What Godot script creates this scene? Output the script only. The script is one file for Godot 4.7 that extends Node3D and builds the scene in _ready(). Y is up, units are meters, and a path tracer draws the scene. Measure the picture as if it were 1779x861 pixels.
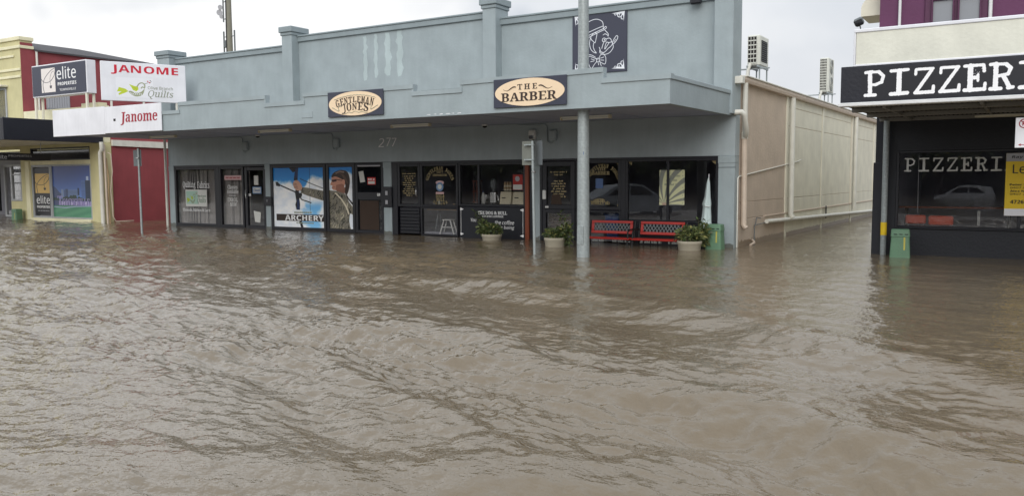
extends Node3D
# A flooded street with a row of shops. Units are metres, the still water lies at y = 0, the shop fronts stand on z = 0.

var M := {}
var F := {}
var taken := {}
var rng := RandomNumberGenerator.new()
const WATER := 0.0

# ---------------------------------------------------------------- nodes
func numbered(called: String) -> String:
	var n: int = taken.get(called, 0)
	taken[called] = n + 1
	return called if n == 0 else "%s_%03d" % [called, n]

func tag(o: Node3D, label: String, category: String, group := "") -> void:
	o.set_meta("label", label)
	o.set_meta("category", category)
	if group != "":
		o.set_meta("group", group)

func thing(called: String, label: String, category: String, at := Vector3.ZERO, turn := 0.0, group := "") -> Node3D:
	var o := Node3D.new()
	o.name = numbered(called)
	add_child(o)
	o.position = at
	o.rotation.y = turn
	tag(o, label, category, group)
	return o

# one named mesh under parent; the shape is given in world coordinates (or in the parent's own when local)
func put(called: String, st, m: Material, parent: Node3D = self, local := false) -> MeshInstance3D:
	var o := MeshInstance3D.new()
	o.mesh = st.commit() if st is SurfaceTool else st
	o.material_override = m
	if called == "small_print":
		o.set_meta("kind", "stuff")
	if parent == self:
		o.name = numbered(called)
		add_child(o)
	else:
		o.name = called
		parent.add_child(o, true)
		if not local:
			o.global_transform = Transform3D.IDENTITY
	return o

func copy(o: Node3D, at: Vector3, turn: float, label: String) -> Node3D:
	var base: String = o.get_meta("base", String(o.name))
	var c: Node3D = o.duplicate()
	c.name = numbered(base)
	add_child(c)
	c.position = at
	c.rotation.y = turn
	c.set_meta("label", label)
	return c

# ---------------------------------------------------------------- shapes
func mb() -> SurfaceTool:
	var st := SurfaceTool.new()
	st.begin(Mesh.PRIMITIVE_TRIANGLES)
	return st

func fin(st: SurfaceTool) -> SurfaceTool:
	st.generate_normals()
	return st

func tri(st: SurfaceTool, a: Vector3, b: Vector3, c: Vector3, n: Vector3) -> void:
	if (a - c).cross(a - b).dot(n) < 0.0:
		var t := b
		b = c
		c = t
	st.add_vertex(a)
	st.add_vertex(b)
	st.add_vertex(c)

func quad(st: SurfaceTool, a: Vector3, b: Vector3, c: Vector3, d: Vector3, n: Vector3) -> void:
	tri(st, a, b, c, n)
	tri(st, a, c, d, n)

# box from lo to hi with chamfered edges
func bx(st: SurfaceTool, lo: Vector3, hi: Vector3, r := 0.0, t := Transform3D.IDENTITY) -> void:
	st.set_smooth_group(-1)
	var c := (lo + hi) / 2.0
	var h := (hi - lo).abs() / 2.0
	r = minf(r, minf(h.x, minf(h.y, h.z)) * 0.9)
	var bs := t.basis
	if r <= 0.0:
		for ax in 3:
			for s in [-1.0, 1.0]:
				var n := Vector3.ZERO
				n[ax] = s
				var u := Vector3.ZERO
				u[(ax + 1) % 3] = h[(ax + 1) % 3]
				var v := Vector3.ZERO
				v[(ax + 2) % 3] = h[(ax + 2) % 3]
				var p: Vector3 = c + n * h[ax]
				quad(st, t * (p - u - v), t * (p + u - v), t * (p + u + v), t * (p - u + v), bs * n)
		return
	var k := h - Vector3(r, r, r)
	for ax in 3:
		var a1 := (ax + 1) % 3
		var a2 := (ax + 2) % 3
		for s in [-1.0, 1.0]:
			var n := Vector3.ZERO
			n[ax] = s
			var u := Vector3.ZERO
			u[a1] = k[a1]
			var v := Vector3.ZERO
			v[a2] = k[a2]
			var p: Vector3 = c + n * h[ax]
			quad(st, t * (p - u - v), t * (p + u - v), t * (p + u + v), t * (p - u + v), bs * n)
			# the edge shared with the a1 face
			for s1 in [-1.0, 1.0]:
				var n1 := Vector3.ZERO
				n1[a1] = s1
				var pa: Vector3 = c + n * h[ax] + n1 * k[a1]
				var pb: Vector3 = c + n * k[ax] + n1 * h[a1]
				quad(st, t * (pa - v), t * (pa + v), t * (pb + v), t * (pb - v), bs * (n + n1))
	for sx in [-1.0, 1.0]:
		for sy in [-1.0, 1.0]:
			for sz in [-1.0, 1.0]:
				var q := Vector3(k.x * sx, k.y * sy, k.z * sz)
				tri(st, t * (c + q + Vector3(r * sx, 0, 0)), t * (c + q + Vector3(0, r * sy, 0)), t * (c + q + Vector3(0, 0, r * sz)), bs * Vector3(sx, sy, sz))

func box_mesh(x0: float, x1: float, y0: float, y1: float, z0: float, z1: float, r := 0.0) -> SurfaceTool:
	var st := mb()
	bx(st, Vector3(x0, y0, z0), Vector3(x1, y1, z1), r)
	return fin(st)

# tube along points
func tube(st: SurfaceTool, pts: Array, r, seg := 8, caps := true) -> void:
	var n := pts.size()
	var rings := []
	var up := Vector3(0.0123, 1, 0.017).normalized()
	for i in n:
		var d: Vector3 = (pts[mini(i + 1, n - 1)] - pts[maxi(i - 1, 0)]).normalized()
		if absf(d.dot(up)) > 0.98:
			up = Vector3(1, 0.02, 0.01).normalized()
		var u := d.cross(up).normalized()
		var v := u.cross(d).normalized()
		var rr: float = r[i] if r is Array else r
		var ring := []
		for k in seg:
			var a := TAU * k / seg
			ring.append(pts[i] + (u * cos(a) + v * sin(a)) * rr)
		rings.append(ring)
		up = v
	st.set_smooth_group(1)
	for i in n - 1:
		for k in seg:
			var k2 := (k + 1) % seg
			var m: Vector3 = (rings[i][k] + rings[i][k2]) / 2.0 - pts[i]
			quad(st, rings[i][k], rings[i][k2], rings[i + 1][k2], rings[i + 1][k], m)
	if caps:
		st.set_smooth_group(-1)
		for e in [0, n - 1]:
			var d: Vector3 = pts[0] - pts[1] if e == 0 else pts[n - 1] - pts[n - 2]
			for k in seg:
				tri(st, pts[e], rings[e][k], rings[e][(k + 1) % seg], d)

func tube_mesh(pts: Array, r, seg := 8) -> SurfaceTool:
	var st := mb()
	tube(st, pts, r, seg)
	return fin(st)

# turned shape: profile of (radius, height) round a vertical axis
func lathe(st: SurfaceTool, prof: Array, at: Vector3, seg := 20, squash := 1.0) -> void:
	st.set_smooth_group(2)
	for i in prof.size() - 1:
		var p: Vector2 = prof[i]
		var q: Vector2 = prof[i + 1]
		for k in seg:
			var a := TAU * k / seg
			var b := TAU * (k + 1) / seg
			var P := func(v: Vector2, t: float) -> Vector3: return at + Vector3(cos(t) * v.x, v.y, sin(t) * v.x * squash)
			var mid := (a + b) / 2.0
			var sl := q - p
			var n := Vector3(cos(mid) * sl.y, -sl.x, sin(mid) * sl.y)
			quad(st, P.call(p, a), P.call(p, b), P.call(q, b), P.call(q, a), n)

# flat outline in (x, y) pushed from z0 to z1 (t places it)
func prism(st: SurfaceTool, outline: PackedVector2Array, z0: float, z1: float, t := Transform3D.IDENTITY) -> void:
	st.set_smooth_group(-1)
	var ids := Geometry2D.triangulate_polygon(outline)
	for i in range(0, ids.size(), 3):
		var a := outline[ids[i]]
		var b := outline[ids[i + 1]]
		var c := outline[ids[i + 2]]
		for e in [[z0, -1.0], [z1, 1.0]]:
			var z: float = e[0]
			tri(st, t * Vector3(a.x, a.y, z), t * Vector3(b.x, b.y, z), t * Vector3(c.x, c.y, z), t.basis * Vector3(0, 0, e[1] * signf(z1 - z0)))
	var area := 0.0
	for i in outline.size():
		area += outline[i].cross(outline[(i + 1) % outline.size()])
	for i in outline.size():
		var a := outline[i]
		var b := outline[(i + 1) % outline.size()]
		var d := (b - a) * signf(area)
		quad(st, t * Vector3(a.x, a.y, z0), t * Vector3(b.x, b.y, z0), t * Vector3(b.x, b.y, z1), t * Vector3(a.x, a.y, z1), t.basis * Vector3(d.y, -d.x, 0))

func prism_mesh(outline: Array, z0: float, z1: float, t := Transform3D.IDENTITY) -> SurfaceTool:
	var st := mb()
	prism(st, PackedVector2Array(outline), z0, z1, t)
	return fin(st)

# sheet with the picture's coordinates: x0..x1, y0..y1 at depth z of the frame t
func sheet(x0: float, x1: float, y0: float, y1: float, z: float, t := Transform3D.IDENTITY, uv := Rect2(0, 0, 1, 1)) -> SurfaceTool:
	var st := mb()
	var n := t.basis * Vector3(0, 0, 1)
	var c := [Vector2(x0, y0), Vector2(x0, y1), Vector2(x1, y1), Vector2(x1, y0)]
	var w := [Vector2(0, 1), Vector2(0, 0), Vector2(1, 0), Vector2(1, 1)]
	for i in [0, 1, 2, 0, 2, 3]:
		st.set_normal(n)
		st.set_uv(uv.position + uv.size * w[i])
		st.add_vertex(t * Vector3(c[i].x, c[i].y, z))
	return st

func ellipse(cx: float, cy: float, rx: float, ry: float, n := 40) -> Array:
	var a := []
	for i in n:
		a.append(Vector2(cx + rx * cos(TAU * i / n), cy + ry * sin(TAU * i / n)))
	return a

# lettering: each item is [text, font, x0, y0, x1, y1, slant] and fills its box; all of one call become one part
func glyphs(st: SurfaceTool, s: String, font: String, x0: float, y0: float, x1: float, y1: float, z: float, t: Transform3D, slant := 0.0, turn := 0.0, depth := 0.004) -> void:
	var tm := TextMesh.new()
	tm.text = s
	tm.font = F[font]
	tm.font_size = 48
	tm.pixel_size = 0.01
	tm.depth = depth
	tm.curve_step = 1.2
	var b := tm.get_aabb()
	var sx := (x1 - x0) / maxf(b.size.x, 0.001)
	var sy := (y1 - y0) / maxf(b.size.y, 0.001)
	var m := Transform3D(Basis(Vector3(sx, 0, 0), Vector3(slant * sy, sy, 0), Vector3(0, 0, 1)), Vector3.ZERO)
	m.origin = -(m.basis * (b.position + b.size / 2.0))
	m.origin.z = 0.0
	var place := Transform3D(Basis(Vector3(0, 0, 1), turn), Vector3((x0 + x1) / 2.0, (y0 + y1) / 2.0, z))
	st.append_from(tm, 0, t * place * m)

func lettering(called: String, parent: Node3D, m: Material, items: Array, z: float, t := Transform3D.IDENTITY, local := false) -> MeshInstance3D:
	var st := mb()
	for i in items:
		glyphs(st, i[0], i[1], i[2], i[3], i[4], i[5], z, t, i[6] if i.size() > 6 else 0.0)
	return put(called, st, m, parent, local)

# letters set along an arch
func arch(st: SurfaceTool, s: String, font: String, c: Vector2, rad: float, from_deg: float, to_deg: float, h: float, w: float, z: float, t: Transform3D) -> void:
	for i in s.length():
		if s[i] == " ":
			continue
		var a := deg_to_rad(lerpf(from_deg, to_deg, float(i) / maxi(1, s.length() - 1)))
		var p := c + Vector2(cos(a), sin(a)) * rad
		glyphs(st, s[i], font, p.x - w / 2, p.y - h / 2, p.x + w / 2, p.y + h / 2, z, t, 0.0, a - PI / 2)

# a picture for flat print
class Pic:
	var im: Image
	var w: int
	var h: int
	func _init(w_: int, h_: int, c: Color) -> void:
		w = w_
		h = h_
		im = Image.create(w, h, false, Image.FORMAT_RGB8)
		im.fill(c)
	func poly(p: Array, c: Color) -> void:
		var lo := 1e9
		var hi := -1e9
		for q in p:
			lo = minf(lo, q.y * h)
			hi = maxf(hi, q.y * h)
		for y in range(maxi(0, int(lo)), mini(h - 1, int(hi)) + 1):
			var xs := []
			var yy := y + 0.5
			for i in p.size():
				var a: Vector2 = p[i] * Vector2(w, h)
				var b: Vector2 = p[(i + 1) % p.size()] * Vector2(w, h)
				if (a.y <= yy) != (b.y <= yy):
					xs.append(a.x + (yy - a.y) / (b.y - a.y) * (b.x - a.x))
			xs.sort()
			for i in range(0, xs.size() - 1, 2):
				var x0 := int(round(xs[i]))
				im.fill_rect(Rect2i(x0, y, maxi(1, int(round(xs[i + 1])) - x0), 1), c)
	func ell(cx: float, cy: float, rx: float, ry: float, c: Color) -> void:
		for y in range(int((cy - ry) * h), int((cy + ry) * h) + 1):
			var d := 1.0 - pow(((y + 0.5) / h - cy) / ry, 2.0)
			if d > 0.0:
				var half := sqrt(d) * rx * w
				im.fill_rect(Rect2i(int(round(cx * w - half)), y, maxi(1, int(round(half * 2))), 1), c)
	func line(p: Array, width: float, c: Color) -> void:
		for i in p.size():
			ell(p[i].x, p[i].y, width * h / w / 2.0, width / 2.0, c)
			if i < p.size() - 1:
				var a: Vector2 = p[i] * Vector2(w, h)
				var b: Vector2 = p[i + 1] * Vector2(w, h)
				var n := (b - a).orthogonal().normalized() * width * h / 2.0
				var inv := Vector2(1.0 / w, 1.0 / h)
				poly([(a + n) * inv, (b + n) * inv, (b - n) * inv, (a - n) * inv], c)
	func curve(p: Array, width: float, c: Color) -> void:
		line(Pic.smooth(p), width, c)
	static func smooth(p: Array, n := 7) -> Array:
		var out := []
		for i in p.size() - 1:
			var a: Vector2 = p[maxi(i - 1, 0)]
			var b: Vector2 = p[i]
			var e: Vector2 = p[i + 1]
			var d: Vector2 = p[mini(i + 2, p.size() - 1)]
			for k in n:
				var t := float(k) / n
				out.append(b.cubic_interpolate(e, a, d, t))
		out.append(p[-1])
		return out
	func tex() -> ImageTexture:
		im.resize(w / 2, h / 2, Image.INTERPOLATE_LANCZOS)
		return ImageTexture.create_from_image(im)

func V(a: Array, sx := 1.0, sy := 1.0, ox := 0.0, oy := 0.0) -> Array:
	var out := []
	for i in range(0, a.size(), 2):
		out.append(Vector2((a[i] - ox) / sx, (a[i + 1] - oy) / sy))
	return out

# ---------------------------------------------------------------- materials
func noise_tex(freq: float, octaves: int, lo: float, hi: float, seed_: int, size := 512, kind := FastNoiseLite.TYPE_SIMPLEX_SMOOTH, ridged := false) -> NoiseTexture2D:
	var n := FastNoiseLite.new()
	n.seed = seed_
	n.noise_type = kind
	n.frequency = freq
	n.fractal_octaves = octaves
	if ridged:
		n.fractal_type = FastNoiseLite.FRACTAL_RIDGED
	var t := NoiseTexture2D.new()
	t.width = size
	t.height = size
	t.seamless = true
	t.noise = n
	var g := Gradient.new()
	g.offsets = PackedFloat32Array([0.15, 0.85])
	g.colors = PackedColorArray([Color(lo, lo, lo), Color(hi, hi, hi)])
	t.color_ramp = g
	return t

func mat(called: String, c: Color, rough := 0.7, metal := 0.0) -> StandardMaterial3D:
	var m := StandardMaterial3D.new()
	m.resource_name = called
	m.albedo_color = c
	m.roughness = rough
	m.metallic = metal
	M[called] = m
	return m

# painted or rendered surface: mottled, with faint weather streaks and a little relief
func painted(called: String, c: Color, rough := 0.7, scale := 0.35, streak := true, bump := 0.15) -> StandardMaterial3D:
	var m := mat(called, c, rough)
	m.albedo_texture = T.mottle
	m.uv1_triplanar = true
	m.uv1_world_triplanar = true
	m.uv1_scale = Vector3(scale, scale, scale)
	if bump > 0.0:
		m.heightmap_enabled = true
		m.heightmap_texture = T.grain
		m.heightmap_scale = bump
	if streak:
		m.detail_enabled = true
		m.detail_albedo = T.streak
		m.detail_blend_mode = BaseMaterial3D.BLEND_MODE_MUL
		m.detail_uv_layer = BaseMaterial3D.DETAIL_UV_2
		m.uv2_triplanar = true
		m.uv2_world_triplanar = true
		m.uv2_scale = Vector3(0.9, 0.09, 0.9)
	return m

func print_mat(called: String, tex: Texture2D, rough := 0.4) -> StandardMaterial3D:
	var m := mat(called, Color.WHITE, rough)
	m.albedo_texture = tex
	m.texture_repeat = false
	return m

var T := {}

func make_materials() -> void:
	T.mottle = noise_tex(0.006, 5, 0.945, 1.0, 11)
	T.grain = noise_tex(0.06, 4, 0.0, 1.0, 12)
	T.streak = noise_tex(0.012, 4, 0.977, 1.0, 13)
	T.rust = noise_tex(0.02, 5, 0.55, 1.0, 14)
	T.spangle = noise_tex(0.05, 2, 0.86, 1.0, 15, 256, FastNoiseLite.TYPE_CELLULAR)
	painted("grey_paint", Color(0.62, 0.664, 0.678), 0.6)
	painted("soffit_paint", Color(0.67, 0.70, 0.78), 0.8)
	painted("header_paint", Color(0.66, 0.70, 0.715), 0.7)
	painted("coping_paint", Color(0.56, 0.605, 0.62), 0.6)
	painted("pale_streak", Color(0.70, 0.755, 0.76), 0.7)
	painted("render_brown", Color(0.77, 0.705, 0.64), 0.85, 0.35, true, 0.3)
	painted("cream_sheet", Color(0.88, 0.86, 0.785), 0.7)
	painted("cream_trim", Color(0.90, 0.88, 0.81), 0.6)
	painted("pipe_pink", Color(0.80, 0.73, 0.66), 0.5, 0.8)
	painted("pipe_white", Color(0.87, 0.86, 0.82), 0.5, 0.8)
	painted("yellow_render", Color(0.82, 0.79, 0.61), 0.8)
	painted("yellow_light", Color(0.92, 0.895, 0.76), 0.7)
	painted("red_wall", Color(0.58, 0.27, 0.29), 0.75)
	painted("roof_dark", Color(0.30, 0.29, 0.30), 0.8, 0.6)
	painted("damp_grey", Color(0.42, 0.43, 0.41), 0.45)
	painted("damp_beige", Color(0.55, 0.48, 0.40), 0.45)
	painted("purple_wall", Color(0.40, 0.21, 0.35), 0.7)
	painted("purple_trim", Color(0.34, 0.17, 0.29), 0.6)
	painted("cream_panel", Color(0.90, 0.895, 0.84), 0.55)
	painted("white_paint", Color(0.88, 0.88, 0.88), 0.5, 0.5)
	painted("sign_white", Color(0.93, 0.93, 0.95), 0.35, 0.3, true, 0.0)
	painted("black_wall", Color(0.085, 0.095, 0.13), 0.55, 0.5)
	painted("navy_fascia", Color(0.09, 0.095, 0.14), 0.45)
	painted("sign_navy", Color(0.15, 0.17, 0.26), 0.35, 0.4, true, 0.0)
	painted("sign_charcoal", Color(0.23, 0.24, 0.30), 0.4, 0.6, true, 0.0)
	painted("frame_dark", Color(0.085, 0.088, 0.12), 0.4, 0.8, false, 0.0)
	painted("frame_silver", Color(0.66, 0.67, 0.68), 0.4, 0.8, false, 0.0)
	painted("inside_dark", Color(0.58, 0.58, 0.62), 0.9)
	painted("inside_warm", Color(0.24, 0.18, 0.14), 0.8)
	painted("curtain", Color(0.66, 0.64, 0.63), 0.9, 0.5)
	painted("brick_inside", Color(0.42, 0.37, 0.34), 0.9, 0.8)
	painted("timber_orange", Color(0.50, 0.24, 0.14), 0.5, 0.9)
	painted("timber_pale", Color(0.66, 0.55, 0.42), 0.6, 0.9)
	painted("bench_red", Color(0.68, 0.18, 0.15), 0.4, 0.9)
	painted("iron_dark", Color(0.10, 0.095, 0.10), 0.6, 0.9)
	painted("pillar_green", Color(0.39, 0.53, 0.42), 0.55, 0.8)
	painted("concrete_pot", Color(0.67, 0.64, 0.57), 0.85, 1.2, true, 0.3)
	painted("soil", Color(0.13, 0.10, 0.08), 0.95, 2.0, false, 0.5)
	painted("plastic_cream", Color(0.85, 0.81, 0.70), 0.5, 0.6)
	painted("unit_white", Color(0.84, 0.84, 0.80), 0.5, 0.6)
	painted("plastic_white", Color(0.86, 0.86, 0.85), 0.45, 0.6, true, 0.0)
	painted("plastic_orange", Color(0.78, 0.28, 0.15), 0.5, 0.8)
	painted("plastic_grey", Color(0.42, 0.44, 0.45), 0.6, 0.8)
	painted("sign_back", Color(0.46, 0.47, 0.44), 0.45, 0.8)
	painted("tower_concrete", Color(0.52, 0.51, 0.46), 0.9, 0.3)
	painted("road", Color(0.25, 0.245, 0.235), 0.9, 0.3, false)
	painted("brick_far", Color(0.20, 0.155, 0.13), 0.9, 0.6)
	painted("car_silver", Color(0.68, 0.70, 0.72), 0.3, 0.4, false, 0.0)
	painted("car_white", Color(0.90, 0.90, 0.91), 0.3, 0.4, false, 0.0)
	painted("cloth_white", Color(0.80, 0.86, 0.86), 0.85, 0.8)
	M.tyre = mat("tyre", Color(0.09, 0.09, 0.09), 0.9)
	mat("steel", Color(0.78, 0.78, 0.78), 0.25, 0.9)
	var gal := painted("galvanised", Color(0.66, 0.69, 0.69), 0.45, 1.6)
	gal.albedo_texture = T.spangle
	gal.metallic = 0.25
	painted("corrugated", Color(0.50, 0.49, 0.47), 0.5, 0.6)
	mat("print_white", Color(0.93, 0.93, 0.93), 0.5)
	mat("print_grey", Color(0.66, 0.66, 0.68), 0.5)
	mat("print_pale", Color(0.74, 0.74, 0.72), 0.6)
	mat("print_black", Color(0.10, 0.10, 0.10), 0.5)
	mat("print_brown", Color(0.20, 0.15, 0.13), 0.6)
	mat("print_red", Color(0.78, 0.10, 0.20), 0.45)
	mat("print_darkred", Color(0.62, 0.12, 0.19), 0.45)
	mat("print_gold", Color(0.62, 0.56, 0.40), 0.6)
	mat("print_sage", Color(0.55, 0.57, 0.50), 0.5)
	mat("print_cream", Color(0.93, 0.83, 0.70), 0.5)
	mat("print_blue", Color(0.28, 0.38, 0.55), 0.5)
	mat("print_pink", Color(0.62, 0.58, 0.76), 0.5)
	mat("hazard", Color(0.72, 0.68, 0.30), 0.5)
	mat("print_yellow", Color(0.90, 0.76, 0.12), 0.45)
	mat("red_paper", Color(0.75, 0.22, 0.20), 0.6)
	mat("pink_paper", Color(0.80, 0.66, 0.66), 0.6)
	mat("paper", Color(0.80, 0.80, 0.78), 0.7)
	mat("blue_paper", Color(0.40, 0.52, 0.66), 0.6)
	mat("joint_dark", Color(0.20, 0.21, 0.22), 0.9)
	mat("lens_dark", Color(0.03, 0.03, 0.04), 0.1)
	mat("grille_dark", Color(0.14, 0.13, 0.12), 0.8)
	mat("blue_tub", Color(0.16, 0.28, 0.48), 0.4)
	mat("batten_white", Color(0.90, 0.90, 0.87), 0.4)
	var gl := mat("glass", Color(0.02, 0.022, 0.025, 0.10), 0.01)
	gl.transparency = BaseMaterial3D.TRANSPARENCY_ALPHA
	var gt := mat("glass_tinted", Color(0.10, 0.11, 0.13, 0.55), 0.03)
	gt.transparency = BaseMaterial3D.TRANSPARENCY_ALPHA
	mat("glass_car", Color(0.05, 0.06, 0.07), 0.05)
	mat("curtain_upper", Color(0.55, 0.56, 0.58), 0.25)
	var lf := mat("leaf", Color.WHITE, 0.5)
	lf.vertex_color_use_as_albedo = true
	lf.backlight_enabled = true
	lf.backlight = Color(0.25, 0.3, 0.1)
	mat("stem", Color(0.28, 0.25, 0.14), 0.8)
	mat("trunk", Color(0.22, 0.18, 0.14), 0.9)

func make_fonts() -> void:
	for f in [["sans", "Droid Sans", 400], ["sansb", "Droid Sans", 700], ["serif", "Droid Serif", 400], ["serifb", "Droid Serif", 700], ["mono", "Droid Sans Mono", 400]]:
		var s := SystemFont.new()
		s.font_names = PackedStringArray([f[1]])
		s.font_weight = f[2]
		F[f[0]] = s

# ---------------------------------------------------------------- sky
func cloud_sky() -> ImageTexture:
	var n := FastNoiseLite.new()
	n.seed = 5
	n.frequency = 1.3
	n.fractal_octaves = 5
	n.domain_warp_enabled = true
	n.domain_warp_amplitude = 0.35
	n.domain_warp_frequency = 1.1
	var n2 := FastNoiseLite.new()
	n2.seed = 8
	n2.frequency = 0.55
	n2.fractal_octaves = 3
	var w := 1024
	var h := 512
	var im := Image.create(w, h, false, Image.FORMAT_RGBF)
	for y in h:
		var el := PI / 2.0 - (y + 0.5) / h * PI
		for x in w:
			var az := (x + 0.5) / w * TAU
			var d := Vector3(cos(el) * sin(az), sin(el), -cos(el) * cos(az))
			# clouds drawn out towards the horizon
			var q := d / (absf(d.y) + 0.28)
			var a := n.get_noise_3d(q.x, d.y * 3.0, q.z)
			var b := n2.get_noise_3d(q.x + 4.0, d.y * 2.0, q.z)
			# thin bright cloud to the west, a lower grey bank to the north
			var west := 0.5 - 0.5 * d.x
			var north := d.angle_to(Vector3(0.10, 0.16, -0.98))
			var bank := exp(-pow(north / 0.62, 2.0)) * clampf(0.85 + 0.9 * a + 0.5 * b, 0.2, 1.4)
			var lum := SKY_BASE + 0.22 * (west - 0.5) + 0.30 * a + 0.22 * b - 0.33 * bank + 0.30 * clampf(d.y - 0.2, 0.0, 1.0)
			lum = clampf(lum, 0.40, 1.5)
			var grey := clampf((0.76 - lum) * 3.2, 0.0, 1.0)
			var high := smoothstep(0.05, 0.6, d.y)
			im.set_pixel(x, y, Color(lum * (1.0 - 0.12 * grey) * (1.0 - 0.09 * high), lum * (1.0 - 0.045 * grey) * (1.0 - 0.02 * high), lum * (1.0 + 0.07 * grey) * (1.0 + 0.06 * high)))
	return ImageTexture.create_from_image(im)

const SKY_BASE := 0.83

# ---------------------------------------------------------------- water
var wn := []

func bump_line(p: Vector2, a: Vector2, b: Vector2) -> Vector2:
	# (signed distance, along) of p from the segment a-b
	var d := b - a
	var t := clampf((p - a).dot(d) / d.length_squared(), 0.0, 1.0)
	var q := a + d * t
	var s := signf(d.cross(p - a))
	return Vector2(p.distance_to(q) * s, t)

const WAKES := [
	# crest line, height, width: bow waves of passing cars
	[[Vector2(-6.6, 11.6), Vector2(-4.53, 12.08), Vector2(-3.28, 12.55), Vector2(-2.13, 12.95), Vector2(-1.23, 13.3), Vector2(-0.3, 13.6), Vector2(2.0, 14.3)], 0.16, 0.24],
	[[Vector2(-5.6, 13.1), Vector2(-5.15, 13.4), Vector2(-3.71, 14.17), Vector2(-2.85, 14.64), Vector2(-2.3, 14.95)], 0.07, 0.18],
	[[Vector2(-5.9, 13.6), Vector2(-4.2, 14.35), Vector2(-3.1, 14.95)], 0.026, 0.10],
	[[Vector2(-8.5, 17.4), Vector2(-5.06, 16.1), Vector2(-4.09, 15.7), Vector2(-3.19, 15.35), Vector2(-2.33, 14.98), Vector2(-1.92, 14.5), Vector2(-1.2, 13.75)], 0.06, 0.30],
	[[Vector2(-24.0, 9.6), Vector2(-15.67, 10.7), Vector2(-10.88, 10.88), Vector2(-7.5, 11.6)], 0.050, 0.40],
	[[Vector2(-9.5, 7.6), Vector2(-6.44, 8.34), Vector2(-4.65, 8.76), Vector2(-2.71, 9.68), Vector2(-0.07, 11.42), Vector2(3.0, 13.0)], 0.11, 0.28],
]

func wave(x: float, z: float, fine: float) -> float:
	var cx := x * 0.985 + z * 0.17
	var cz := z * 0.985 - x * 0.17
	var gust: float = 0.95 + 0.75 * wn[0].get_noise_2d(x * 0.6, z)
	var calm := 0.40 + 0.60 * smoothstep(-1.0, 9.0, z + 0.14 * (x + 8.0) * -1.0)
	var h: float = wn[1].get_noise_2d(cx * 0.42, cz) * 0.054
	h += wn[2].get_noise_2d(cx * 0.5, cz * 1.0) * 0.029
	if fine > 0.0:
		h += wn[3].get_noise_2d(cx * 0.6 + h * 4.0, cz) * 0.014 * fine
	# rougher on the left, calm behind the long wake in front of the shops, ruffled nearer the camera
	var right := smoothstep(-2.0, 2.5, x - (-10.5 + (z - 2.0) * 0.43))
	var behind := smoothstep(0.6, -0.6, z - (12.1 + (x + 4.5) * 0.36))
	var near := 1.0 - smoothstep(7.5, 13.0, Vector2(x, z - 18.8).length())
	if near > 0.0:
		h += (wn[4].get_noise_2d(cx * 0.5 + h * 3.0, cz) * 0.013 + wn[3].get_noise_2d(cx * 0.4 + 7.0, cz * 0.8) * 0.014) * near * lerpf(0.9, 0.25, behind * right)
	h *= gust * calm * lerpf(1.35, lerpf(1.2, 0.62, behind), right) * (1.0 - 0.25 * smoothstep(12.5, 15.5, z))
	var ridge := 0.0
	var smooth_out := 0.0
	for s in WAKES:
		var pts: Array = s[0]
		var best := Vector2(1e9, 0)
		var p := Vector2(x, z)
		if z < pts[0].y - 3.0 and z < pts[-1].y - 3.0:
			continue
		for i in pts.size() - 1:
			var e := bump_line(p, pts[i], pts[i + 1])
			if absf(e.x) < absf(best.x):
				best = e
		var wd: float = s[2]
		if absf(best.x) < wd * 9.0:
			var jag: float = wn[2].get_noise_2d(cx * 1.1, cz * 1.1) * 0.10 + wn[1].get_noise_2d(cx * 0.7 + 9.0, cz * 0.7) * 0.16
			var d: float = best.x + jag
			var side: float = wd * (1.5 if d > 0.0 else 0.8)
			var ends: float = smoothstep(0.0, 1.0, p.distance_to(pts[0])) * smoothstep(0.0, 0.8, p.distance_to(pts[-1])) * (0.75 + 0.5 * wn[0].get_noise_2d(x * 2.0 + 40.0, z * 2.0))
			ridge += s[1] * ends * (exp(-pow(d / side, 2.0)) - 0.45 * exp(-pow((d - 3.4 * wd) / (1.6 * wd), 2.0)))
			smooth_out = maxf(smooth_out, ends * exp(-pow((d - wd * 0.4) / (wd * 0.9), 2.0)))
	return h * (1.0 - 0.7 * smooth_out) + ridge

func axis_points(stops: Array) -> PackedFloat32Array:
	# stops: [place, spacing there]; points from first to last with the spacing blended between
	var out := PackedFloat32Array()
	for i in stops.size() - 1:
		var a: float = stops[i][0]
		var b: float = stops[i + 1][0]
		var p := a
		while p < b - 1e-4:
			out.append(p)
			p += lerpf(stops[i][1], stops[i + 1][1], (p - a) / (b - a))
	out.append(stops[-1][0])
	return out

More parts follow.
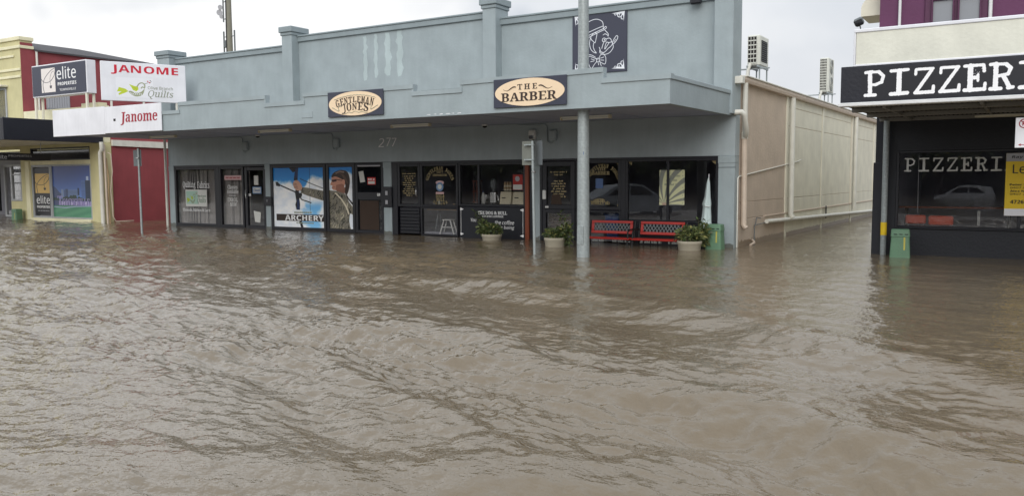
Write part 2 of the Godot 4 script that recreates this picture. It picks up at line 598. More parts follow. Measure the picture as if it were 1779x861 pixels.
func build_water() -> void:
	for e in [[21, 0.14, 2], [22, 0.80, 3], [23, 2.2, 3], [24, 5.6, 2], [25, 10.5, 2]]:
		var n := FastNoiseLite.new()
		n.seed = e[0]
		n.frequency = e[1]
		n.fractal_octaves = e[2]
		n.fractal_gain = 0.45
		n.noise_type = FastNoiseLite.TYPE_SIMPLEX_SMOOTH
		wn.append(n)
	var xs := axis_points([[-400.0, 60.0], [-60.0, 4.0], [-45.0, 0.3], [-28.0, 0.14], [-12.0, 0.065], [-6.5, 0.028], [0.5, 0.025], [3.0, 0.1], [12.0, 2.0], [400.0, 60.0]])
	var zs := axis_points([[-400.0, 60.0], [-40.0, 3.0], [-20.0, 0.4], [-2.0, 0.13], [4.0, 0.10], [10.0, 0.05], [12.0, 0.026], [16.6, 0.022], [18.5, 0.12], [30.0, 3.0], [400.0, 60.0]])
	var nx := xs.size()
	var nz := zs.size()
	var hs := PackedFloat32Array()
	hs.resize(nx * nz)
	for j in nz:
		for i in nx:
			var x := xs[i]
			var z := zs[j]
			var far := maxf(absf(x), absf(z))
			hs[j * nx + i] = 0.0 if far > 70.0 else wave(x, z, 1.0 if z > 2.0 and x > -26.0 else 0.4)
	var v := PackedVector3Array()
	var nn := PackedVector3Array()
	var uv := PackedVector2Array()
	v.resize(nx * nz)
	nn.resize(nx * nz)
	uv.resize(nx * nz)
	for j in nz:
		for i in nx:
			var k := j * nx + i
			v[k] = Vector3(xs[i], hs[k] + WATER, zs[j])
			var i0 := maxi(i - 1, 0)
			var i1 := mini(i + 1, nx - 1)
			var j0 := maxi(j - 1, 0)
			var j1 := mini(j + 1, nz - 1)
			nn[k] = Vector3(-(hs[j * nx + i1] - hs[j * nx + i0]) / (xs[i1] - xs[i0]), 1.0, -(hs[j1 * nx + i] - hs[j0 * nx + i]) / (zs[j1] - zs[j0])).normalized()
			uv[k] = Vector2((xs[i] * 0.985 + zs[j] * 0.17) / 4.6, (zs[j] * 0.985 - xs[i] * 0.17) / 2.6)
	var idx := PackedInt32Array()
	for j in nz - 1:
		for i in nx - 1:
			var k := j * nx + i
			idx.append_array([k, k + 1, k + nx + 1, k, k + nx + 1, k + nx])
	var a := []
	a.resize(Mesh.ARRAY_MAX)
	a[Mesh.ARRAY_VERTEX] = v
	a[Mesh.ARRAY_NORMAL] = nn
	a[Mesh.ARRAY_TEX_UV] = uv
	a[Mesh.ARRAY_INDEX] = idx
	var mesh := ArrayMesh.new()
	mesh.add_surface_from_arrays(Mesh.PRIMITIVE_TRIANGLES, a)
	var m := mat("flood_water", Color(0.425, 0.372, 0.295), 0.012)
	m.metallic_specular = 0.53
	var rip := FastNoiseLite.new()
	rip.seed = 77
	rip.frequency = 0.028
	rip.fractal_octaves = 4
	rip.fractal_gain = 0.6
	rip.domain_warp_enabled = true
	rip.domain_warp_amplitude = 12.0
	rip.domain_warp_frequency = 0.01
	var nt := NoiseTexture2D.new()
	nt.width = 1024
	nt.height = 1024
	nt.seamless = true
	nt.noise = rip
	nt.as_normal_map = true
	nt.bump_strength = 5.0
	m.normal_enabled = true
	m.normal_texture = nt
	m.normal_scale = 0.38
	var o := put("flood_water", mesh, m)
	o.set_meta("kind", "structure")
	o.set_meta("label", "muddy brown flood water over the whole street")

func build_ground() -> void:
	var st := mb()
	st.set_smooth_group(-1)
	quad(st, Vector3(-900, -0.75, -900), Vector3(900, -0.75, -900), Vector3(900, -0.75, 900), Vector3(-900, -0.75, 900), Vector3.UP)
	var o := put("ground", fin(st), M.road)
	o.set_meta("kind", "structure")
	o.set_meta("label", "street under the flood water")

# ---------------------------------------------------------------- shop-front pieces
# a window: frame bars round an opening, one glass pane; returns the frame
func window(parent: Node3D, x0: float, x1: float, y0: float, y1: float, fw := 0.06, z := -0.05, glass := "glass", frame := "frame_dark", called := "window") -> MeshInstance3D:
	var st := mb()
	var d := 0.05
	bx(st, Vector3(x0, y0, z - d), Vector3(x0 + fw, y1, z + d), 0.008)
	bx(st, Vector3(x1 - fw, y0, z - d), Vector3(x1, y1, z + d), 0.008)
	bx(st, Vector3(x0 + fw, y1 - fw, z - d), Vector3(x1 - fw, y1, z + d - 0.003), 0.008)
	bx(st, Vector3(x0 + fw, y0, z - d), Vector3(x1 - fw, y0 + fw, z + d - 0.003), 0.008)
	var f := put(called, fin(st), M[frame], parent)
	put("pane", box_mesh(x0 + fw - 0.01, x1 - fw + 0.01, y0 + fw - 0.01, y1 - fw + 0.01, z - 0.006, z), M[glass], f)
	return f

func box_part(called: String, parent: Node3D, m: String, x0: float, x1: float, y0: float, y1: float, z0: float, z1: float, r := 0.01) -> MeshInstance3D:
	return put(called, box_mesh(x0, x1, y0, y1, z0, z1, r), M[m], parent)

func room(parent: Node3D, x0: float, x1: float, depth: float, wall := "inside_dark") -> void:
	# floor, ceiling, back and side walls of a shop, open to its front
	var st := mb()
	var y0 := -0.45
	var y1 := 2.45
	bx(st, Vector3(x0, y0, -depth - 0.1), Vector3(x1, y1, -depth))
	bx(st, Vector3(x0, 0.03, -depth), Vector3(x1, 0.1, -0.2))
	bx(st, Vector3(x0, y1, -depth), Vector3(x1, y1 + 0.1, -0.31))
	bx(st, Vector3(x0, y0, -depth), Vector3(x0 + 0.06, y1, -0.32))
	bx(st, Vector3(x1 - 0.06, y0, -depth), Vector3(x1, y1, -0.32))
	put("shop_interior", fin(st), M[wall], parent)

func corner_scroll(p: Pic, cx: float, cy: float, sx: float, sy: float, s: float, c: Color, asp := 1.0) -> void:
	var w := 0.012 * s / 0.16
	var L := func(a: Array) -> Array:
		var o := []
		for q in V(a):
			o.append(Vector2(cx + q.x * s * sx * asp, cy + q.y * s * sy))
		return o
	p.poly(L.call([0, 0, 1.0, 0.05, 0.55, 0.13, 0.2, 0.2, 0.13, 0.55, 0.05, 1.0]), c)
	p.curve(L.call([0.15, 0.2, 0.32, 0.42, 0.55, 0.38, 0.56, 0.2, 0.42, 0.18, 0.42, 0.3]), w, c)
	p.curve(L.call([0.5, 0.15, 0.75, 0.28, 0.8, 0.12]), w, c)
	p.curve(L.call([0.12, 0.5, 0.3, 0.75, 0.1, 0.85]), w, c)

# a line of print too small or worn to be read: short word-like dashes
func illegible(st: SurfaceTool, x0: float, x1: float, y0: float, y1: float, z: float, seed_ := 0) -> void:
	var x := x0
	var k := seed_
	while x < x1 - 0.008:
		k += 1
		var h := (y1 - y0) * (0.7 + 0.3 * absf(sin(k * 2.1)))
		bx(st, Vector3(x, y0, z), Vector3(minf(x + 0.014 + 0.010 * absf(sin(k * 1.3)), x1), y0 + h, z + 0.002))
		x += 0.030 + (0.03 if k % 5 == 0 else 0.0)

# ragged damp tide mark along the foot of a wall; a, b: its ends on the wall, n: the wall's outward side
func damp(parent: Node3D, m: String, a: Vector3, b: Vector3, n: Vector3, h := 0.10) -> void:
	var L := a.distance_to(b)
	var t := Transform3D(Basis((b - a).normalized(), Vector3.UP, n), a)
	var pts := [Vector2(0, -0.4)]
	pts.append(Vector2(L, -0.4))
	var k := int(L / 0.12) + 2
	for i in k:
		pts.append(Vector2(L * (1.0 - float(i) / (k - 1)), h * (0.75 + 0.5 * absf(sin(i * 1.7 + a.x)) * rng.randf_range(0.5, 1.2))))
	put("damp_mark", prism_mesh(pts, 0.0005, 0.0025, t), M[m], parent)

# ---------------------------------------------------------------- the grey row of shops
func build_grey_shops() -> void:
	var b := thing("grey_shop_row", "long grey rendered single-storey shop row with stepped parapet, pilasters and street awning", "building", Vector3(-15.85, 0, 0))
	var xl := -25.85
	var xr := -5.88
	# upper front wall in three bays, each with its coping
	for s in [[xl, -19.6, 5.50, 5.69], [-19.6, -12.3, 5.73, 5.92], [-12.3, xr, 5.52, 5.71]]:
		var w := box_part("parapet_wall", b, "grey_paint", s[0], s[1], 2.98, s[2], -0.3, 0.0, 0.0)
		box_part("coping", w, "coping_paint", s[0], s[1], s[2], s[3] - 0.05, -0.34, 0.06)
		box_part("coping", w, "coping_paint", s[0], s[1], s[3] - 0.05, s[3], -0.36, 0.085, 0.012)
	# weathered pale streaks where a sign once hung
	for s in [[-16.72, 0.13, 5.66, 4.42], [-16.33, 0.12, 5.7, 4.46], [-15.88, 0.2, 5.68, 4.5], [-15.45, 0.2, 5.72, 4.46]]:
		var pts := []
		var back := []
		for k in 13:
			var y := lerpf(s[2], s[3], k / 12.0)
			var wob := rng.randf_range(-0.03, 0.03)
			var half: float = s[1] * (0.5 + 0.12 * sin(k * 1.7 + s[0])) * (0.75 if k == 0 or k == 12 else 1.0)
			pts.append(Vector2(s[0] - half + wob, y + rng.randf_range(-0.02, 0.02)))
			back.push_front(Vector2(s[0] + half + wob + rng.randf_range(-0.015, 0.015), y))
		put("weather_streak", prism_mesh(pts + back, 0.0, 0.002), M.pale_streak, b)
	# pilasters with capped heads
	for s in [[-25.85, -25.22, 5.76, 5.94], [-19.8, -19.38, 5.98, 6.17], [-12.45, -12.05, 5.99, 6.18], [-6.3, -5.87, 6.0, 6.19]]:
		var p := box_part("pilaster", b, "grey_paint", s[0], s[1], 2.98, s[2], -0.32, 0.3, 0.012)
		box_part("pilaster_cap", p, "coping_paint", s[0] - 0.03, s[1] + 0.03, s[2] - 0.07, s[2] + 0.02, -0.34, 0.33, 0.012)
		box_part("pilaster_cap", p, "coping_paint", s[0] - 0.065, s[1] + 0.065, s[2] + 0.021, s[3], -0.38, 0.37, 0.015)
	# body behind: roof, side and back walls
	var roof := PackedVector2Array([Vector2(xl, 3.70), Vector2(xr + 0.02, 3.70), Vector2(xr + 0.02, 3.78), Vector2(-15.9, 4.35), Vector2(xl, 3.78)])
	var st := mb()
	prism(st, roof, -18.7, -0.36)
	put("roof", fin(st), M.roof_dark, b)
	box_part("wall", b, "render_brown", xl, xl + 0.2, -0.5, 3.70, -18.7, -0.31, 0.0)
	box_part("wall", b, "render_brown", xl + 0.2, xr - 0.2, -0.5, 3.70, -18.7, -18.5, 0.0)
	# header under the awning and the piers between the shops
	box_part("header_wall", b, "header_paint", xl, xr, 2.07, 2.975, -0.31, -0.002, 0.0)
	for s in [[xl, -25.56], [-21.02, -20.80], [-16.12, -15.82], [-11.09, -10.92], [-6.26, xr]]:
		var p := box_part("pier", b, "grey_paint", s[0], s[1], -0.5, 2.066, -0.31, 0.012, 0.01)
		box_part("pier_head", p, "grey_paint", s[0] - 0.005, s[1] + 0.005, 1.9, 2.062, -0.2, 0.022, 0.008)
	box_part("band_line", b, "joint_dark", -6.26, xr, 1.80, 1.812, -0.1, 0.014, 0.0)
	# awning: stepped fascia, right-hand return, roof deck, soffit
	var top := [[-26.1, 3.47], [-20.07, 3.47], [-20.07, 3.68], [-16.7, 3.68], [-16.7, 3.48], [-15.34, 3.48], [-15.34, 3.66], [-11.97, 3.66], [-11.97, 3.5], [-10.65, 3.5], [-10.65, 3.66], [-7.31, 3.70], [-7.31, 3.49], [-5.93, 3.49]]
	var o := [Vector2(-5.93, 2.95), Vector2(-26.1, 2.93)]
	for t in top:
		o.append(Vector2(t[0], t[1]))
	var fa := put("awning_fascia", prism_mesh(o, 3.68, 3.8), M.grey_paint, b)
	for i in range(0, top.size() - 1, 2):
		# a rolled lip along each step of the top edge
		var q := mb()
		var sl: float = (top[i + 1][1] - top[i][1])
		prism(q, PackedVector2Array([Vector2(top[i][0] - 0.021, top[i][1] - 0.085), Vector2(top[i + 1][0] + 0.026, top[i + 1][1] - 0.085), Vector2(top[i + 1][0] + 0.026, top[i + 1][1] + 0.012), Vector2(top[i][0] - 0.021, top[i][1] + 0.012)]), 3.66, 3.825)
		put("fascia_lip", fin(q), M.grey_paint, fa)
	for x in [-20.07, -16.7, -15.34, -11.97, -10.65, -7.31]:
		box_part("fascia_lip", fa, "grey_paint", x - 0.028, x + 0.028, 3.42, 3.645, 3.67, 3.812, 0.006)
	box_part("fascia_plate", fa, "grey_paint", -15.42, -15.05, 3.07, 3.22, 3.799, 3.812, 0.004)
	var chips := mb()
	for k in 6:
		var cx := -11.6 + k * 0.17 + rng.randf_range(-0.03, 0.03)
		prism(chips, PackedVector2Array([Vector2(cx, 2.985 + 0.01 * sin(k * 2.0)), Vector2(cx + rng.randf_range(0.08, 0.16), 2.98), Vector2(cx + 0.1, 2.992 + rng.randf_range(0.0, 0.004)), Vector2(cx + 0.03, 2.991)]), 3.8, 3.802)
	var chip := put("chipped_paint", fin(chips), M.print_white, fa)
	chip.set_meta("kind", "stuff")
	box_part("drain_slot", b, "joint_dark", -11.84, -10.78, 3.512, 3.535, 3.60, 3.664, 0.0)
	var rt := box_part("awning_return", b, "grey_paint", -6.05, -5.93, 2.95, 3.47, 0.02, 3.677, 0.0)
	box_part("fascia_lip", rt, "grey_paint", -6.07, -5.905, 3.40, 3.495, 0.02, 3.66, 0.012)
	box_part("awning_deck", b, "corrugated", -26.05, -6.06, 3.25, 3.3, 0.005, 3.67, 0.0)
	box_part("soffit", b, "soffit_paint", -26.05, -6.055, 2.978, 3.02, 0.005, 3.67, 0.0)
	for i in 7:
		# flat strips that cover the joints of the soffit sheets
		box_part("cover_strip", b, "soffit_paint", -23.6 + i * 2.6, -23.55 + i * 2.6, 2.966, 2.9775, 0.03, 3.66, 0.0)
	# pipe at the left corner
	put("downpipe", tube_mesh([Vector3(-25.92, 3.0, 0.07), Vector3(-25.92, -0.5, 0.07)], 0.045), M.pipe_white, b)

	# --- side wall on the lane: brown render in front, cream sheets behind
	var sx := xr
	box_part("wall", b, "render_brown", sx - 0.2, sx - 0.02, -0.5, 3.70, -18.5, -0.31, 0.0)
	var by := [-0.5, 0.62, 1.01, 3.72]
	for k in 3:
		box_part("panel", b, "render_brown", sx - 0.05, sx + 0.005 - (0.012 if k > 0 else 0.0), by[k] + 0.006, by[k + 1] - 0.006, -4.33, -0.31, 0.006)
	var bays := [[-8.68, -4.50], [-13.32, -8.78], [-18.0, -13.62], [-18.66, -18.08]]
	var rows := [-0.5, 0.62, 1.01, 2.95, 3.45, 3.70]
	for q in bays:
		for k in 5:
			box_part("panel", b, "cream_sheet", sx - 0.05, sx + 0.006 - (0.0 if k < 1 else 0.014), rows[k] + 0.007, rows[k + 1] - 0.007, q[0], q[1], 0.006)
	for z in [-4.41, -8.73, -13.47, -18.04]:
		box_part("cover_strip", b, "cream_trim", sx - 0.05, sx + 0.022, -0.5, 3.70, z - 0.085, z + 0.085, 0.008)
	box_part("wall_ledge", b, "render_brown", sx - 0.03, sx + 0.03, 0.60, 0.635, -18.6, -2.4, 0.008)
	var gut := mb()
	var gp := PackedVector2Array([Vector2(-5.9, 3.69), Vector2(-5.77, 3.70), Vector2(-5.75, 3.76), Vector2(-5.75, 3.82), Vector2(-5.775, 3.82), Vector2(-5.78, 3.74), Vector2(-5.9, 3.74)])
	prism(gut, gp, -18.75, 0.06)
	var gu := put("gutter", fin(gut), M.pipe_pink, b)
	box_part("gutter_box", gu, "pipe_white", -5.92, -5.70, 3.64, 3.80, -0.05, 0.13, 0.01)
	box_part("barge_capping", b, "pipe_white", -5.90, -5.72, 3.823, 3.86, -18.75, -0.3, 0.01)
	put("downpipe", tube_mesh([Vector3(-5.80, 3.70, -0.42), Vector3(-5.80, 2.52, -0.42)], 0.06, 10), M.pipe_white, b)
	put("downpipe", tube_mesh([Vector3(-5.80, 2.54, -0.42), Vector3(-5.80, 0.5, -0.45), Vector3(-5.74, 0.42, -0.45)], 0.066, 10), M.pipe_pink, b)
	put("pipe_collar", tube_mesh([Vector3(-5.80, 2.60, -0.42), Vector3(-5.80, 2.45, -0.42)], 0.075, 10), M.pipe_white, b)
	put("overflow_pipe", tube_mesh([Vector3(-5.9, 3.02, 0.05), Vector3(-5.74, 3.02, 0.02), Vector3(-5.70, 2.94, -0.04), Vector3(-5.70, 2.62, -0.2), Vector3(-5.76, 2.52, -0.36)], 0.062, 10), M.pipe_white, b)
	put("downpipe", tube_mesh([Vector3(-5.78, 3.68, -4.62), Vector3(-5.78, 0.58, -4.62), Vector3(-5.72, 0.48, -4.62)], 0.07, 10), M.pipe_white, b)
	put("downpipe", tube_mesh([Vector3(-5.78, 3.68, -13.62), Vector3(-5.78, 0.42, -13.62)], 0.07, 10), M.pipe_white, b)
	put("waste_pipe", tube_mesh([Vector3(-5.80, 0.49, -2.36), Vector3(-5.80, 0.20, -18.3)], 0.055, 10), M.pipe_white, b)
	put("conduit", tube_mesh([Vector3(-5.86, 0.0, -0.16), Vector3(-5.86, 1.56, -0.16), Vector3(-5.86, 1.60, -0.25), Vector3(-5.86, 2.0, -5.5), Vector3(-5.84, 2.06, -5.9)], 0.016, 6), M.pipe_white, b)
	put("tap_pipe", tube_mesh([Vector3(-5.84, -0.2, -1.46), Vector3(-5.84, 0.44, -1.46), Vector3(-5.82, 0.46, -2.3)], 0.012, 6), M.plastic_grey, b)
	put("tap_pipe", tube_mesh([Vector3(-5.82, 0.44, -1.46), Vector3(-5.80, 0.62, -1.5), Vector3(-5.76, 0.60, -1.7)], 0.012, 6), M.plastic_grey, b)
	put("tap_pipe", tube_mesh([Vector3(-5.82, 0.28, -9.2), Vector3(-5.82, 0.62, -9.2), Vector3(-5.78, 0.66, -9.0)], 0.022, 6), M.frame_dark, b)
	put("tap_pipe", tube_mesh([Vector3(-5.84, 0.1, -1.3), Vector3(-5.70, 0.06, -1.0), Vector3(-5.72, 0.02, -0.75)], 0.03, 6), M.render_brown, b)

	for q in [[xl, -25.56], [-21.02, -20.80], [-16.12, -15.82], [-11.09, -10.92], [-6.26, xr]]:
		damp(b, "damp_grey", Vector3(q[0] + 0.002, 0, 0.012), Vector3(q[1] - 0.002, 0, 0.012), Vector3(0, 0, 1), 0.09)
	damp(b, "damp_beige", Vector3(sx + 0.005, 0, -0.32), Vector3(sx + 0.005, 0, -4.32), Vector3(1, 0, 0), 0.12)
	for q in [[-4.51, -8.67], [-8.79, -13.31], [-13.63, -17.99]]:
		damp(b, "damp_beige", Vector3(sx + 0.006, 0, q[0]), Vector3(sx + 0.006, 0, q[1]), Vector3(1, 0, 0), 0.10)
	shop_quilts(b)
	shop_archery(b)
	shop_coffee(b)
	shop_barber(b)
	# street number painted on the header
	var num := mb()
	glyphs(num, "2", "sans", -16.27, 2.49, -16.07, 2.74, 0.002, Transform3D.IDENTITY, 0.15)
	glyphs(num, "7", "sans", -16.0, 2.51, -15.84, 2.75, 0.002, Transform3D.IDENTITY, 0.15)
	glyphs(num, "7", "sans", -15.80, 2.50, -15.63, 2.74, 0.002, Transform3D.IDENTITY, 0.15)
	put("street_number", num, M.print_white, b)

func bird_pic(bg: Color) -> Pic:
	# a green bird with a twig in its beak, drawn in leaf shapes
	var p := Pic.new(400, 260, bg)
	var lime := Color(0.74, 0.80, 0.22)
	var sage := Color(0.60, 0.62, 0.50)
	for a in [[30, 130, 100, 150, 130, 175, 85, 175, 20, 175], [25, 215, 70, 175, 135, 178, 90, 205, 30, 235], [20, 160, 60, 168, 120, 178, 60, 185, 10, 190]]:
		p.poly(V(a, 400, 260), lime)
	p.poly(Pic.smooth(V([130, 178, 160, 220, 215, 245, 275, 225, 300, 170, 305, 120, 290, 85, 305, 130, 262, 185, 205, 195, 160, 175, 130, 178], 400, 260)), sage)
	p.poly(V([140, 85, 195, 108, 235, 112, 240, 150, 215, 178, 180, 160, 165, 125], 400, 260), lime)
	p.curve(V([225, 115, 250, 75, 282, 62, 308, 85, 306, 125, 285, 115, 270, 132], 400, 260), 0.05, sage)
	for k in 6:
		var x := 150 + k * 22.0
		p.curve(V([x, 195 + k % 2 * 12, x + 12, 208, x + 4, 226], 400, 260), 0.022, bg)
	p.curve(V([180, 130, 205, 135, 222, 155], 400, 260), 0.02, Color(0.6, 0.68, 0.15))
	p.curve(V([308, 75, 335, 62, 385, 40], 400, 260), 0.018, Color(0.35, 0.36, 0.33))
	p.ell(0.86, 0.15, 0.02, 0.03, Color(0.75, 0.15, 0.2))
	p.ell(0.91, 0.21, 0.02, 0.03, Color(0.75, 0.15, 0.2))
	p.ell(0.93, 0.10, 0.018, 0.02, Color(0.35, 0.36, 0.33))
	return p

func shop_quilts(b: Node3D) -> void:
	room(b, -25.56, -21.0, 4.0)
	box_part("frame_head", b, "frame_dark", -25.56, -21.02, 2.0, 2.07, -0.12, 0.004, 0.004)
	box_part("sill", b, "frame_dark", -25.56, -22.0, -0.5, 0.03, -0.14, 0.0, 0.0)
	var w1 := window(b, -25.56, -23.40, 0.03, 2.0, 0.075)
	var w2 := window(b, -23.24, -22.06, 0.03, 2.0, 0.075)
	box_part("mullion", b, "frame_dark", -23.40, -23.24, 0.03, 2.0, -0.1, 0.002, 0.006)
	for s in [[-25.54, -23.32, w1], [-23.26, -22.02, w2]]:
		# hanging vertical blinds, each blade a little turned
		var blind := mb()
		var x: float = s[0]
		while x < s[1]:
			var a := rng.randf_range(-0.5, 0.5)
			var wd := 0.088
			var zz := -0.22 + rng.randf_range(-0.012, 0.012)
			bx(blind, Vector3(-wd / 2, 0.06, -0.003), Vector3(wd / 2, 2.05, 0.003), 0.0, Transform3D(Basis(Vector3.UP, a), Vector3(x, 0, zz)))
			x += 0.082
		var bl := put("vertical_blind", fin(blind), M.curtain, s[2])
		bl.set_meta("kind", "stuff")
	var zt := -0.046
	lettering("lettering", w1, M.print_white, [["Quilting", "serif", -25.18, 1.27, -24.52, 1.53], ["Fabrics", "serif", -24.42, 1.30, -23.80, 1.53], ["Threads, Ribbon & Lace", "serif", -25.22, 0.49, -23.80, 0.61]], zt)
	lettering("lettering", w2, M.print_white, [["Classes", "serif", -22.88, 1.28, -22.40, 1.41], ["Available", "serif", -22.92, 1.13, -22.36, 1.26], ["ENROL", "serif", -22.90, 0.86, -22.41, 0.99], ["NOW", "serif", -22.78, 0.71, -22.46, 0.83]], zt)
	box_part("rule_line", w2, "print_white", -22.82, -22.48, 1.055, 1.068, zt, zt + 0.003, 0.0)
	var pk := box_part("paper_banner", w2, "pink_paper", -23.02, -22.19, 1.57, 1.72, -0.045, -0.041, 0.0)
	var ps := mb()
	illegible(ps, -22.95, -22.26, 1.62, 1.67, -0.040)
	put("small_print", fin(ps), M.print_darkred, pk)
	var bs := put("shop_sign", box_mesh(-25.04, -23.93, 0.68, 1.25, -0.045, -0.037, 0.0), M.paper, w1)
	var pic := bird_pic(Color(0.74, 0.86, 0.80))
	pic.im.adjust_bcs(0.85, 1.0, 1.2)
	put("bird_print", sheet(-25.0, -24.40, 0.76, 1.20, -0.035), print_mat("bird_print_small", pic.tex()), w1)
	lettering("lettering", w1, M.pillar_green, [["Quilts", "serif", -24.42, 0.76, -23.99, 0.98, 0.25], ["Olive Branch", "sans", -24.42, 1.0, -23.97, 1.07]], -0.034)
	# door with a pull handle and papers stuck on the glass
	var d := window(b, -22.0, -21.02, 0.0, 1.98, 0.11, -0.05, "glass", "frame_dark", "door")
	put("handle", tube_mesh([Vector3(-21.88, 0.98, 0.01), Vector3(-21.90, 1.0, 0.06), Vector3(-21.90, 1.24, 0.06), Vector3(-21.88, 1.26, 0.01)], 0.014, 6), M.steel, d)
	box_part("notice", d, "paper", -21.60, -21.40, 1.41, 1.71, -0.047, -0.044, 0.0)
	var cl := box_part("notice", d, "blue_paper", -21.68, -21.27, 1.13, 1.35, -0.047, -0.043, 0.0)
	box_part("notice_field", cl, "paper", -21.64, -21.31, 1.16, 1.32, -0.042, -0.040, 0.0)
	lettering("lettering", cl, M.print_blue, [["Closed", "sansb", -21.61, 1.19, -21.34, 1.29]], -0.037)
	box_part("door_lock", d, "steel", -21.80, -21.71, 1.04, 1.14, -0.04, 0.02, 0.01)
	put("notice", prism_mesh(V([-21.66, 0.58, -21.32, 0.53, -21.36, 0.2, -21.6, 0.22]), -0.047, -0.044), M.paper, d)
	var mail := box_part("letter_plate", b, "frame_dark", -21.09, -20.73, 0.75, 1.04, 0.014, 0.05, 0.008)
	lettering("lettering", mail, M.print_grey, [["Y", "sans", -20.95, 0.86, -20.88, 0.95]], 0.052)

func archery_pic() -> Pic:
	var W := 930.0
	var H := 760.0
	var p := Pic.new(744, 608, Color(0.2, 0.5, 0.8))
	var n := FastNoiseLite.new()
	n.seed = 31
	n.frequency = 0.006
	n.fractal_octaves = 4
	for y in p.h:
		for x in p.w:
			var u := float(x) / p.w
			var v := float(y) / p.h
			# one big cloud bank, blue above and a blue gap at the right
			var edge := 0.21 + 0.05 * sin(u * 9.0) - 0.12 * smoothstep(0.66, 0.95, u) + 0.10 * exp(-pow((u - 0.36) / 0.09, 2.0))
			var c := smoothstep(edge - 0.035, edge + 0.05, v + 0.09 * n.get_noise_2d(x, y))
			var gap := smoothstep(0.13, 0.05, absf(u - 0.50) + 0.10 * n.get_noise_2d(x + 300, y)) * smoothstep(0.52, 0.66, v)
			c = clampf(c - gap * 0.85, 0.0, 1.0)
			var blue := Color(0.13, 0.50, 0.82).lerp(Color(0.45, 0.76, 0.97), v * 1.1)
			var cloud := Color(1.0, 1.0, 1.0).lerp(Color(0.90, 0.925, 0.96), clampf(0.5 + 1.1 * n.get_noise_2d(x * 1.4, y * 1.4 + 200), 0, 1))
			p.im.set_pixel(x, y, blue.lerp(cloud, c))
	var A := func(a: Array) -> Array: return V(a, W, H, 55, 78)
	var black := Color(0.07, 0.08, 0.11)
	var navy := Color(0.10, 0.18, 0.34)
	# bow: upper limb, riser, lower limb, stabiliser, cable guard
	p.poly(A.call([245, 78, 358, 78, 350, 150, 345, 245, 300, 245, 315, 140, 290, 145, 250, 95]), black)
	p.poly(A.call([325, 78, 352, 78, 345, 215, 312, 215]), navy)
	p.poly(A.call([318, 360, 385, 365, 395, 430, 360, 470, 368, 540, 362, 608, 325, 606, 312, 545, 325, 500, 312, 400]), black)
	p.poly(A.call([335, 480, 360, 480, 366, 600, 330, 600]), navy)
	p.poly(A.call([352, 735, 380, 740, 402, 822, 372, 822]), black)
	p.line(A.call([95, 285, 135, 305, 330, 395]), 0.020, black)
	p.poly(A.call([80, 265, 105, 262, 140, 300, 128, 322, 88, 312]), black)
	p.curve(A.call([385, 420, 378, 465, 400, 485, 440, 498, 495, 518]), 0.016, black)
	p.line(A.call([375, 225, 500, 285, 660, 352]), 0.010, black)
	p.line(A.call([486, 80, 484, 640]), 0.004, Color(0.15, 0.25, 0.4))
	# arm and body in camouflage
	var arm := Pic.smooth(A.call([385, 330, 450, 335, 540, 352, 640, 372, 700, 368, 735, 372, 735, 500, 700, 505, 640, 492, 540, 460, 440, 425, 385, 395, 372, 360]))
	var bodyp := Pic.smooth(A.call([640, 375, 720, 368, 790, 372, 860, 385, 905, 430, 930, 500, 965, 560, 985, 640, 965, 650, 940, 640, 930, 720, 935, 780, 925, 845, 712, 845, 700, 760, 708, 640, 700, 560, 660, 490]))
	for shape in [bodyp, arm]:
		p.poly(shape, Color(0.47, 0.45, 0.40))
		var packed := PackedVector2Array(shape)
		var tones := [Color(0.17, 0.17, 0.14), Color(0.66, 0.63, 0.54), Color(0.27, 0.27, 0.22), Color(0.86, 0.83, 0.74), Color(0.12, 0.12, 0.11), Color(0.52, 0.49, 0.41)]
		for k in 1500:
			var q := Vector2(rng.randf(), rng.randf())
			if Geometry2D.is_point_in_polygon(q, packed):
				var e := q + Vector2(rng.randf_range(-0.03, 0.012), rng.randf_range(0.01, 0.06))
				# darker print below the arm and in the hollow of the back
				var dim := 0.5 * sin(q.x * 23.0 + q.y * 9.0) + 0.6 * sin(q.y * 31.0 - q.x * 11.0)
				var pick := clampi(int(2.5 + dim * 1.6 + rng.randf_range(-1.6, 1.6)), 0, 5)
				if Geometry2D.is_point_in_polygon(e, packed):
					p.line([q, q.lerp(e, 0.5) + Vector2(0.004, 0), e], rng.randf_range(0.003, 0.012), [tones[4], tones[0], tones[2], tones[5], tones[1], tones[3]][pick])
	p.curve(A.call([790, 400, 850, 470, 900, 560, 925, 640]), 0.022, Color(0.84, 0.80, 0.71))
	# fist on the grip
	var skin := Color(0.80, 0.62, 0.53)
	p.poly(Pic.smooth(A.call([288, 285, 305, 252, 345, 245, 385, 290, 398, 335, 380, 365, 335, 368, 300, 330, 288, 285])), skin)
	for k in 4:
		p.line(A.call([292 + k * 4, 280 + k * 20, 330 + k * 6, 290 + k * 18]), 0.007, Color(0.40, 0.27, 0.22))
	p.ell((370 - 55) / W, (385 - 78) / H, 0.014, 0.022, Color(0.85, 0.88, 0.92))
	# head: face, glasses, ear, hair swept into a long tail
	p.poly(Pic.smooth(A.call([800, 350, 840, 345, 905, 330, 900, 395, 850, 390, 800, 372])), Color(0.55, 0.38, 0.31))
	p.poly(Pic.smooth(A.call([750, 215, 790, 160, 870, 165, 895, 230, 890, 300, 862, 352, 820, 365, 770, 360, 752, 335, 758, 312, 735, 295, 748, 262, 750, 215])), Color(0.78, 0.55, 0.46))
	p.poly(Pic.smooth(A.call([800, 300, 870, 290, 880, 345, 830, 365, 790, 362])), Color(0.60, 0.40, 0.33))
